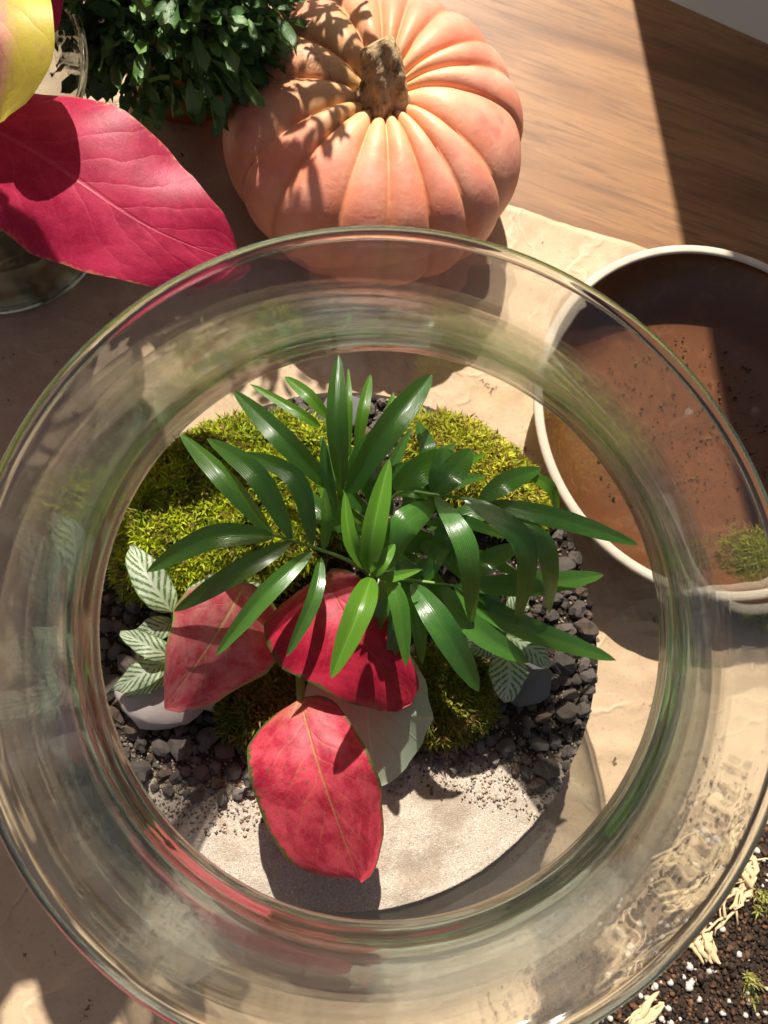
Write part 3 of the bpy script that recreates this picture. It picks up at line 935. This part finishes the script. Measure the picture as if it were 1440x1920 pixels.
leaf('leaf', [b3, W(606, 1462, .140), W(674, 1650, .110)], 246 * pxm(.135), M_red, redp,
     [(0, .06), (.05, .32), (.14, .50), (.25, .60), (.45, .72), (.63, .76), (.8, .60), (.9, .36), (.96, .2), (1, .01)],
     [(0, .08), (.04, .40), (.1, .72), (.19, .93), (.4, 1.), (.6, 1.), (.76, .90), (.86, .66), (.93, .36), (1, .01)], .15, .06, 28, 14, .0026, None, .40, True)
petiole(W(562, 1262, .085), b3, .012, r0=.0026, r1=.0018)
b4 = W(742, 1205, .118)
pl = leaf('leaf', [b4, W(690, 1330, .112), W(708, 1474, .084)], 240 * pxm(.105), M_pale, redp, BLUNT, BLUNT, .25, .15, 24, 10, .001, None, .3, True)
pl['label'] = 'pale silvery green leaf hanging over the sand'
petiole(red_base, b4)

# --- white veined fittonias
def fittonia(base, label, stem_pts, leaves):
    B = W(*base)
    e = tag(empty('fittonia', B), label, 'plant')
    stalk('stem', [B] + [W(*p) for p in stem_pts], .0016, .0011, M_stalk, e)
    for (b, t, w, hh, fold) in leaves:
        P0, P2 = W(*b, hh), W(*t, hh - .006)
        P1 = (P0 + P2) / 2 + Vector((0, 0, .007))
        leaf('leaf', [P0, P1, P2], w * .88 * pxm(hh), M_fit, e, OVATE, None, fold * 1.4, .12 * math.sin(b[0]), 18, 10, .0017, None, .35, True)
fittonia((330, 1255, .076), 'white veined green fittonia growing between the moss and the red leaf', [(328, 1215, .100), (325, 1150, .112)], [
    ((322, 1148), (243, 1022), 78, .116, .30), ((326, 1168), (246, 1200), 52, .104, .15), ((328, 1235), (225, 1183), 52, .106, .30),
    ((315, 1240), (212, 1295), 56, .100, .2), ((325, 1262), (238, 1302), 40, .095, .2), ((345, 1165), (400, 1078), 56, .108, .2),
    ((355, 1290), (402, 1332), 42, .092, .25), ((400, 1140), (520, 1100), 60, .100, .2)])
fittonia((940, 1215, .076), 'white veined dark fittonia half hidden under the palm beside the grey stone', [(945, 1200, .095), (948, 1180, .102)], [
    ((952, 1222), (946, 1318), 88, .104, .12), ((950, 1190), (1034, 1250), 60, .104, .15), ((930, 1200), (876, 1222), 56, .100, .15),
    ((950, 1110), (958, 1060), 48, .100, .15), ((955, 1150), (985, 1105), 50, .100, .15), ((870, 1165), (835, 1140), 46, .096, .15),
    ((900, 1180), (865, 1225), 42, .094, .15)])

# ------------------------------------------------------------------ moss
def moss(label, poly, h0, bulge, n, seed, cols, size=(.0036, .0084), loose=False):
    r = random.Random(seed)
    P = [W(a, b, h0 + bulge * .5) for a, b in poly]
    cx = sum(p.x for p in P) / len(P); cyy = sum(p.y for p in P) / len(P)
    PP = [(p.x, p.y) for p in P]
    def frac(x, y):
        # 0 at the outline, 1 well inside
        d = 1e9
        for (x0, y0), (x1, y1) in zip(PP, PP[1:] + PP[:1]):
            ex, ey = x1 - x0, y1 - y0
            t = max(0, min(1, ((x - x0) * ex + (y - y0) * ey) / (ex * ex + ey * ey)))
            d = min(d, math.hypot(x - x0 - t * ex, y - y0 - t * ey))
        return min(1, d / (.018))
    def hh(x, y):
        q = frac(x, y)
        p = Vector((x, y, seed))
        return h0 + bulge * math.sqrt(max(0, 1 - (1 - q) ** 2)) + q * (.006 * noise.noise(p * 45) + .0045 * noise.noise(p * 110))
    e = tag(empty('moss_cushion', (cx, cyy, h0)), label, 'moss')
    # mound
    xs = [p[0] for p in PP]; ys = [p[1] for p in PP]
    G = 40
    v = []; f = []; idx = {}
    for j in range(G + 1):
        for i in range(G + 1):
            x = min(xs) + (max(xs) - min(xs)) * i / G; y = min(ys) + (max(ys) - min(ys)) * j / G
            if in_poly(x, y, PP):
                q = inside(Vector((x, y, hh(x, y) - .0035)), .002)
                idx[i, j] = len(v); v.append(q)
    for j in range(G):
        for i in range(G):
            q = [(i, j), (i + 1, j), (i + 1, j + 1), (i, j + 1)]
            if all(a in idx for a in q): f.append([idx[a] for a in q])
    o = Vector((cx, cyy, h0))
    obj('mound', mesh_data('mound', [Vector(p) - o for p in v], f, M_mossbase), e, o)
    v = []; f = []; col = []
    made = 0
    while made < n:
        x, y = r.uniform(min(xs), max(xs)), r.uniform(min(ys), max(ys))
        if not in_poly(x, y, PP): continue
        made += 1
        z = hh(x, y)
        g = Vector((hh(x - .002, y) - hh(x + .002, y), hh(x, y - .002) - hh(x, y + .002), .004)).normalized()
        ax = (g + Vector((r.gauss(0, .35), r.gauss(0, .35), 0))).normalized()
        base = Vector((x, y, z - .003))
        tone = noise.noise(Vector((x, y, 3)) * 70) * .75 + .5 + r.gauss(0, .22)
        c = tuple(a + (b - a) * max(0, min(1, tone)) for a, b in zip(cols[0], cols[1]))
        s = r.uniform(*size)
        u1 = ax.orthogonal().normalized(); u2 = ax.cross(u1)
        k = r.randint(6, 9); a0 = r.random() * 6.3
        for q in range(k):
            lvl = q / k
            a = a0 + q * 2.4
            d = (u1 * math.cos(a) + u2 * math.sin(a))
            root = base + ax * s * lvl * .8
            dirv = (ax * r.uniform(.45, 1.1) + d * r.uniform(.5, .9)).normalized()
            sd = dirv.cross(ax)
            if sd.length < .01: continue
            sd.normalize()
            L = s * r.uniform(.5, .85); wd = s * r.uniform(.06, .10)
            m1 = root + dirv * L * .5 - ax * 0
            tip = root + dirv * L + d * L * .18
            pts = [inside(t, .0012) for t in (root, m1 + sd * wd, m1 - sd * wd, tip)]
            b0 = len(v)
            v += [p - o for p in pts]
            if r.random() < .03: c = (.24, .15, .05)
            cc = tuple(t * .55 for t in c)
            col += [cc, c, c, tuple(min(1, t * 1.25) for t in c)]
            f += [(b0, b0 + 1, b0 + 2), (b0 + 1, b0 + 3, b0 + 2)]
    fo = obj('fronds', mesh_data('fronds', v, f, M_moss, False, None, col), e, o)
    tag(fo, kind='stuff')
    return e
GREEN = ((.15, .21, .012), (.58, .64, .03))
YEL = ((.25, .28, .02), (.68, .64, .06))
DARK = ((.07, .09, .012), (.22, .24, .03))
moss('broad bright green moss cushion behind the left side of the palm', [(212, 1060), (222, 985), (250, 915), (295, 855), (360, 808), (440, 782), (540, 780), (640, 800), (660, 900), (640, 1010), (560, 1070), (480, 1120), (380, 1110), (300, 1120), (235, 1110)],
     .080, .020, 5200, 11, GREEN)
moss('yellow green moss cushion behind the right side of the palm', [(770, 790), (830, 778), (890, 795), (950, 838), (995, 885), (1030, 940), (1020, 985), (960, 990), (880, 960), (820, 900), (770, 860)],
     .080, .018, 2400, 12, YEL, (.0045, .0085))
moss('dark green moss tuft between the two upper red leaves and the lower one', [(412, 1300), (470, 1268), (540, 1240), (590, 1270), (590, 1330), (545, 1385), (480, 1405), (425, 1370)], .078, .016, 1300, 13, DARK)
moss('olive green moss tuft beside the pale leaf in front of the palm', [(765, 1260), (800, 1225), (870, 1215), (915, 1270), (925, 1340), (880, 1378), (820, 1395), (770, 1350)], .078, .017, 1500, 14, ((.09, .11, .012), (.32, .31, .03)))

# ------------------------------------------------------------------ pumpkin
PC = Vector((.052, .366, .0024))
r9 = random.Random(4)
NL = 16
edges = [0]
for _ in range(NL): edges.append(edges[-1] + r9.uniform(.62, 1.45))
edges = [e / edges[-1] * 2 * PI for e in edges]
amps = [r9.uniform(.85, 1.15) for _ in range(NL)]
pprof = [(.012, .012), (.045, .002), (.075, .008), (.096, .028), (.104, .052), (.101, .074), (.088, .094), (.068, .1065), (.046, .112), (.028, .110), (.016, .1035), (.006, .098)]
pp = cr(pprof, 7)
pcol = []
def pfn(r, z, a, j):
    aa = a % (2 * PI)
    for k in range(NL):
        if edges[k] <= aa <= edges[k + 1]:
            t = (aa - edges[k]) / (edges[k + 1] - edges[k]); break
    w = math.sin(PI * t)
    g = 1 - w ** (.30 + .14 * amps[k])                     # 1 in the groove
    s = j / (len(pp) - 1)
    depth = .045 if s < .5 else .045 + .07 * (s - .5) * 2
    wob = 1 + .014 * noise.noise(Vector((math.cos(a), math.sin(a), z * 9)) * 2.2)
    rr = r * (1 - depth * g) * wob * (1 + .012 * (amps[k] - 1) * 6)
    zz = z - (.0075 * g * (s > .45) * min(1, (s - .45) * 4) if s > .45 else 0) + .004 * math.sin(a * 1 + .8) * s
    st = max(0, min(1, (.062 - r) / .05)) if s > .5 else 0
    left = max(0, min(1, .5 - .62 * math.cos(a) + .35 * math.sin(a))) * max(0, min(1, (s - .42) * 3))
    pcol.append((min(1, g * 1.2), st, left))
    return rr, zz
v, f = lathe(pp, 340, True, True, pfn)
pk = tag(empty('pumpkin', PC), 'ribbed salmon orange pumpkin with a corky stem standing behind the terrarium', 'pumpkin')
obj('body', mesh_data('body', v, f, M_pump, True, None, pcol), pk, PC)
sp = [(0, -.004, .094), (.001, -.003, .103), (.000, -.001, .110), (-.002, .003, .117), (-.005, .007, .123), (-.008, .011, .127)]
sp = [(a + PC.x, b + PC.y, c + PC.z) for a, b, c in sp]
C = cr(sp, 7)
rad = [interp([(0, .0175), (.15, .0160), (.35, .0135), (.6, .0118), (.85, .0108), (1, .0088)], i / (len(C) - 1)) for i in range(len(C))]
def sfn(t, a):
    return 1 + .17 * math.cos(5 * a + t * 1.6) + .10 * noise.noise(Vector((math.cos(a) * 3, math.sin(a) * 3, t * 9))) + .10 * noise.noise(Vector((math.cos(a) * 8, math.sin(a) * 8, t * 26)))
v, f = tube(C, rad, 44, None, None, sfn)
obj('stem', mesh_data('stem', [Vector(p) - PC for p in v], f, M_stem), pk, PC)

# ------------------------------------------------------------------ potted shrub
pot_c = W(350, 150, 0); pot_c.z = .0024
shrub = tag(empty('potted_shrub', pot_c), 'dark green leafy shrub in an orange plastic pot beside the pumpkin', 'plant')
v, f = lathe(cr([(.038, 0), (.041, .002), (.049, .05), (.054, .085), (.058, .0855), (.0585, .099), (.0560, .1000), (.053, .0975), (.051, .085), (.047, .07)], 3), 64)
obj('pot', mesh_data('pot', v, f, M_pot), shrub, pot_c)
v, f = lathe([(.05, .082), (.03, .085), (.005, .086)], 32, False, True)
obj('soil', mesh_data('soil', v, f, M_soil), shrub, pot_c)
SH = W(315, 20, .112)
def shrub_leaf_mesh(seed):
    r = random.Random(seed)
    v = []; f = []; uv = []
    n = 7
    tab = [(0, .12), (.15, .3), (.32, .62), (.42, .48), (.58, 1.), (.7, .7), (.84, .8), (.95, .45), (1, .05)]
    for i in range(n):
        t = i / (n - 1)
        w = .24 * interp(tab, t) * r.uniform(.85, 1.15)
        for s in (-1, 0, 1):
            v.append((s * w, t, .12 * abs(s) - .35 * t * t * r.uniform(.7, 1.3) + .05 * r.random())); uv.append((s * .5 + .5, t))
    for i in range(n - 1):
        for j in range(2):
            a = i * 3 + j; f.append((a, a + 1, a + 4, a + 3))
    return v, f, uv
LM = [shrub_leaf_mesh(s) for s in range(6)]
LMD = [mesh_data('shrub_leaf', a, b, M_mum, True, c) for a, b, c in LM]
cand = []
SH2 = Vector((-.058, .505, .225))
rs = random.Random(21)
for _ in range(2600):
    d = Vector((rs.gauss(0, 1), rs.gauss(0, 1), rs.gauss(0, .8)))
    d.normalize()
    if d.z < -.55: continue
    q = rs.random() ** .35
    rad3 = Vector((.070, .055, .052)); cen = SH
    if _ % 4 == 0: rad3 = Vector((.082, .055, .115)); cen = SH2
    p = cen + Vector((d.x * rad3.x, d.y * rad3.y, d.z * rad3.z)) * (q * (1 + .22 * noise.noise(d * 3)))
    if p.z < .06: continue
    dr = (d * .8 + Vector((rs.gauss(0, .5), rs.gauss(0, .5), rs.gauss(0, .4) + .1))).normalized()
    s = rs.choice((rs.uniform(.008, .013), rs.uniform(.012, .023)))
    yax = dr; xax = yax.cross(Vector((0, 0, 1)))
    if xax.length < .05: xax = Vector((1, 0, 0))
    xax.normalize(); zax = xax.cross(yax)
    M3 = Matrix((xax, yax, zax)).transposed() @ Matrix.Rotation(rs.gauss(0, .5), 3, 'Y')
    cand.append((p, M3, s, rs.randrange(6)))
def to_px(p):
    c = RC.transposed() @ (p - Vector((0, 0, HC)))
    return 720 + F * c.x / -c.z, 960 - F * c.y / -c.z
def vis_key(c):
    x, y = to_px(c[0])
    out = max(0, -y) + max(0, -x)
    return out * .01 - (c[0].z - c[0].y) * 4
cand.sort(key=vis_key)
for p, M3, s, k in cand[:290]:
    o = obj('leaf', LMD[k], shrub, p)
    o.rotation_euler = M3.to_euler(); o.scale = (s, s, s)
v = []; f = []; uv = []
for p, M3, s, k in cand[290:]:
    b0 = len(v)
    v += [p + M3 @ (Vector(q) * s) - pot_c for q in LM[k][0]]
    f += [tuple(b0 + i for i in q) for q in LM[k][1]]; uv += LM[k][2]
tag(obj('inner_foliage', mesh_data('inner_foliage', v, f, M_mum, True, uv), shrub, pot_c), kind='stuff')
v = []; f = []
for k in range(16):
    a = k * 2.4; d = Vector((math.cos(a), math.sin(a), 0))
    tube(cr([tuple(pot_c + d * .012 + Vector((0, 0, .08))), tuple(pot_c + d * .035 + Vector((0, .02, .11))), tuple(SH + d * .07 + Vector((0, 0, .02 * math.sin(k * 3))))], 4),
         [.0018 - .0010 * i / 8 for i in range(9)], 5, v, f)
obj('twigs', mesh_data('twigs', [p - pot_c for p in v], f, M_stalk), shrub, pot_c)

# ------------------------------------------------------------------ glass vase and its cutting
VC = W(-5, 405, 0); VC.z = .0026
vo_ = cr([(.050, 0), (.074, .001), (.080, .006), (.081, .03), (.083, .07), (.088, .11), (.094, .135), (.0965, .142)], 5)
vi_ = [(max(r - .0035, .003), z + (.006 if z < .006 else 0) + (.0008 if z > .141 else 0)) for r, z in vo_]
v, f = lathe(vo_ + [(.0958, .1442), (.0940, .1446)] + vi_[::-1], 128)
vz = obj('glass_vase', mesh_data('glass_vase', v, f, M_vase), None, VC)
tag(vz, 'clear glass vase holding the magenta leaved cutting', 'vase')
cut_b = VC + Vector((.01, -.01, .012))
cut = tag(empty('leaf_cutting', cut_b), 'magenta and yellow leaved plant cutting standing in the glass vase', 'plant')
hub = VC + Vector((-.02, -.005, .15))
stalk('stem', [cut_b, VC + Vector((-.01, .0, .08)), hub], .005, .0035, M_redstalk, cut)
PINKL = [(0, .08), (.04, .30), (.12, .60), (.25, .88), (.40, 1), (.55, .97), (.72, .80), (.86, .52), (.94, .28), (1, .01)]
PINKR = [(0, .08), (.04, .35), (.12, .68), (.25, .95), (.40, 1), (.55, .86), (.70, .66), (.84, .47), (.94, .25), (1, .01)]
pb = W(-60, 215, .20)
leaf('leaf', [pb, W(100, 305, .212), W(280, 425, .206), W(446, 494, .196)], 330 * pxm(.2), M_pink, cut, PINKL, PINKR, .08, .0, 30, 14, .003, (.35, -.45, 1), .25)
petiole(hub, pb, .01, cut, M_redstalk, .003, .002)
yb = W(-40, -60, .24)
leaf('leaf', [yb, W(-5, 60, .25), W(-10, 235, .222)], 225 * pxm(.24), M_yel, cut, OVATE, OVATE, .15, .1, 24, 12, .002, None, .3)
petiole(hub, yb, .02, cut, M_redstalk, .003, .002)
rb = W(40, -110, .215)
leaf('leaf', [rb, W(70, -20, .22), W(82, 88, .20)], 105 * pxm(.21), M_pink, cut, OVATE, OVATE, .2, -.3, 20, 10, .001, None, .3)
petiole(hub, rb, .02, cut, M_redstalk, .003, .002)
# the cutting's taller leaves, above the frame; their shade falls on the left of the table
rt = random.Random(17)
tall = []
for row in range(10):
    for c_ in range(4):
        h_ = .17 + row * .07 + rt.uniform(-.02, .02); y_ = .43
        x1 = -.13 if row < 2 else (-.175 if row < 4 else -.200)
        if row >= 5: h_, y_, x1 = .33 + (row - 5) * .040 + rt.uniform(-.02, .02), .28 - (row - 5) * .035, -.138
        tall.append(((x1 - c_ * .052 + rt.uniform(-.015, .015), y_ + rt.uniform(-.03, .04), h_),
                     (rt.uniform(-.05, .005), rt.uniform(-.055, -.03), rt.uniform(.01, .05)), rt.uniform(.058, .080)))
for q, (b, d, w) in enumerate(tall):
    B = Vector(b); D = Vector(d)
    leaf('leaf', [B, B + D * .75 + Vector((0, 0, .018)), B + D * 1.7 - Vector((0, 0, .01))], w, M_pink if q % 3 else M_yel, cut, OVATE, OVATE, .15, .2 * math.sin(q), 16, 8, .001, None, .3)
    petiole(hub, B, .03, cut, M_redstalk, .003, .0018)
# pale root in the vase
v = []; f = []
rr = random.Random(3)
for k in range(9):
    p = cut_b + Vector((rr.uniform(-.01, .02), rr.uniform(-.02, .01), .02)); P = [tuple(p)]
    d = Vector((rr.uniform(-1, 1), rr.uniform(-1, 1), -.1)).normalized()
    for _ in range(4):
        d = (d + Vector((rr.gauss(0, .5), rr.gauss(0, .5), rr.gauss(0, .15)))).normalized()
        p = p + d * .012; p.z = max(p.z, .014)
        P.append(tuple(p))
    tube(cr(P, 3), [.0022] * (len(P) * 3 - 2), 6, v, f)
obj('roots', mesh_data('roots', [Vector(p) - cut_b for p in v], f, M_soil), cut, cut_b)

# ------------------------------------------------------------------ clay saucer with moss
SC_ = Vector((.2885, .1785, .0026))
def bs(P): return cr([(r * 1.036, z * .83) for r, z in P], 5)
sau = tag(empty('clay_bowl', SC_), 'wide brown glazed clay bowl with an unglazed pale rim right of the terrarium', 'bowl')
v, f = lathe(bs([(.070, 0), (.080, .001), (.094, .012), (.110, .032), (.1215, .051), (.1240, .0570), (.1232, .0592), (.1215, .0600)]), 128, True, False)
obj('outer_wall', mesh_data('outer_wall', v, f, M_rim), sau, SC_)
v, f = lathe(bs([(.1215, .0600), (.1190, .0597), (.1178, .0580)]), 128, False, False)
obj('rim', mesh_data('rim', v, f, M_rim), sau, SC_)
v, f = lathe(bs([(.1178, .0580), (.1160, .051), (.106, .031), (.092, .0135), (.076, .0075), (.04, .0056), (.003, .0054)]), 128, False, True)
obj('dish', mesh_data('dish', v, f, M_saucer), sau, SC_)
mp = [(1370, 1010), (1430, 1000), (1520, 1010), (1560, 1080), (1500, 1160), (1420, 1170), (1375, 1110)]
_ins = inside
def inside(p, marg=0): return p
moss('chunk of loose moss lying in the brown clay bowl', mp, .016, .022, 1500, 15, ((.09, .10, .012), (.34, .33, .03)), (.004, .008))

rb_ = random.Random(77)
pts = []
for _ in range(420):
    a = rb_.random() * 2 * PI; q = .078 * math.sqrt(rb_.random())
    pts.append((SC_.x + q * math.cos(a), SC_.y + q * math.sin(a), SC_.z + .0054 + .003 * (q / .078) ** 3))
grains('bowl_crumbs', pts, .0003, .0014, M_crumb, [(.03, .02, .014), (.06, .04, .025), (.12, .09, .05), (.10, .12, .03)], 'loose soil crumbs scattered in the brown clay bowl', 'soil', seed=9)
# ------------------------------------------------------------------ potting soil at the lower right
sp_poly = [(1010, 1925), (1060, 1840), (1160, 1740), (1240, 1640), (1330, 1560), (1420, 1540), (1560, 1560), (1600, 1800), (1560, 2020), (1000, 2020)]
SP = [W(a, b, .004) for a, b in sp_poly]
SPP = [(p.x, p.y) for p in SP]
def pile_h(x, y):
    d = 1e9
    for (x0, y0), (x1, y1) in zip(SPP, SPP[1:] + SPP[:1]):
        ex, ey = x1 - x0, y1 - y0
        t = max(0, min(1, ((x - x0) * ex + (y - y0) * ey) / (ex * ex + ey * ey)))
        d = min(d, math.hypot(x - x0 - t * ex, y - y0 - t * ey))
    q = min(1, d / .035)
    p = Vector((x, y, 4))
    return .0036 + .016 * q * (2 - q) * .6 + q * (.003 * noise.noise(p * 50) + .002 * noise.noise(p * 130))
xs = [p[0] for p in SPP]; ys = [p[1] for p in SPP]
G = 90; v = []; f = []; idx = {}
for j in range(G + 1):
    for i in range(G + 1):
        x = min(xs) + (max(xs) - min(xs)) * i / G; y = min(ys) + (max(ys) - min(ys)) * j / G
        if in_poly(x, y, SPP):
            idx[i, j] = len(v); v.append((x, y, pile_h(x, y)))
for j in range(G):
    for i in range(G):
        q = [(i, j), (i + 1, j), (i + 1, j + 1), (i, j + 1)]
        if all(a in idx for a in q): f.append([idx[a] for a in q])
soil = obj('potting_soil', mesh_data('potting_soil', v, f, M_soil))
tag(soil, 'heap of dark potting soil tipped on the paper beside the terrarium', 'soil', kind='stuff')
r6 = random.Random(66)
pts = []
while len(pts) < 5200:
    x, y = r6.uniform(min(xs), max(xs)), r6.uniform(min(ys), max(ys))
    if in_poly(x, y, SPP): pts.append((x, y, pile_h(x, y) + .0006))
for _ in range(500):
    a = r6.choice(SPP[:7]); x, y = a[0] + r6.gauss(0, .018), a[1] + r6.gauss(0, .018)
    pts.append((x, y, .0038))
grains('loose_soil', pts, .0007, .0024, M_crumb, [(.02, .013, .01), (.04, .024, .016), (.075, .04, .024), (.13, .062, .03), (.03, .02, .014)],
       'loose crumbs on the heap of potting soil', 'soil', seed=8)
pm = [rock_mesh('perlite_bead', M_perl, 90 + s, 2, .25, .95, 4) for s in range(4)]
pe = 0
while pe < 80:
    a, b = r6.uniform(1020, 1440), r6.uniform(1560, 1920)
    p = W(a, b, .012)
    if not in_poly(p.x, p.y, SPP): continue
    pe += 1
    s = r6.uniform(.0008, .0026) * (1 if r6.random() < .8 else 1.25)
    o = obj('perlite_bead', pm[pe % 4], None, (p.x, p.y, pile_h(p.x, p.y) + s * .5))
    o.scale = (s, s * r6.uniform(.8, 1.1), s); o.rotation_euler = (r6.random() * 6, r6.random() * 6, 0)
    tag(o, 'small white perlite bead in the dark potting soil', 'perlite', 'perlite beads in the potting soil')
def root(path, w, label, seed):
    r = random.Random(seed)
    v = []; f = []
    P = [W(a, b, .014) for a, b in path]
    b = P[0].copy()
    C = [Vector(p) for p in cr([tuple(p) for p in P], 6)]
    for k in range(11):
        i0 = r.randrange(0, max(1, len(C) // 3)); i1 = r.randrange(len(C) * 2 // 3, len(C))
        off = Vector((r.gauss(0, w), r.gauss(0, w), abs(r.gauss(0, w * .5))))
        S = []
        for i in range(i0, i1):
            c = C[i]
            j = Vector((noise.noise(c * 90 + Vector((k * 7, seed, 0))), noise.noise(c * 90 + Vector((seed, k * 5, 9))), .5 * noise.noise(c * 120 + Vector((k, 3, 3)))))
            g = c + off + j * w * 2.6
            g.z = max(g.z, pile_h(g.x, g.y) if in_poly(g.x, g.y, SPP) else .004) + .001
            S.append(g)
        if len(S) > 3: tube(S, [r.uniform(.0006, .0021) * (1.35 - abs(2 * i / (len(S) - 1) - 1)) * (1 + .5 * noise.noise(S[i] * 300)) for i in range(len(S))], 6, v, f)
    o = obj('root', mesh_data('root', [Vector(p) - b for p in v], f, M_root), None, b)
    tag(o, label, 'root')
root([(1440, 1520), (1390, 1570), (1400, 1640), (1350, 1720), (1300, 1760)], .0035, 'long knotted bundle of tan roots across the potting soil', 1)
root([(1240, 1690), (1300, 1680), (1370, 1630), (1440, 1600)], .0030, 'short bundle of tan roots against the glass lip', 2)
root([(1330, 1740), (1320, 1770), (1340, 1800)], .0028, 'frayed tan root end in the middle of the potting soil', 3)
root([(1100, 1930), (1150, 1860), (1220, 1800)], .0028, 'pale root strand along the edge of the potting soil under the lip', 4)
root([(1240, 1880), (1190, 1920), (1150, 1980)], .0020, 'thin root strand at the near edge of the potting soil', 5)
for (a, b, lab, sd) in ((1410, 1850, 'yellow moss sprig lying on the potting soil', 31), (1435, 1690, 'tiny bright green moss sprig on the soil next to the roots', 32)):
    moss(lab, [(a - 14, b - 20), (a + 16, b - 18), (a + 12, b + 20), (a - 16, b + 26)], .016, .003, 22, sd, ((.28, .32, .05), (.55, .50, .18)), (.004, .007))
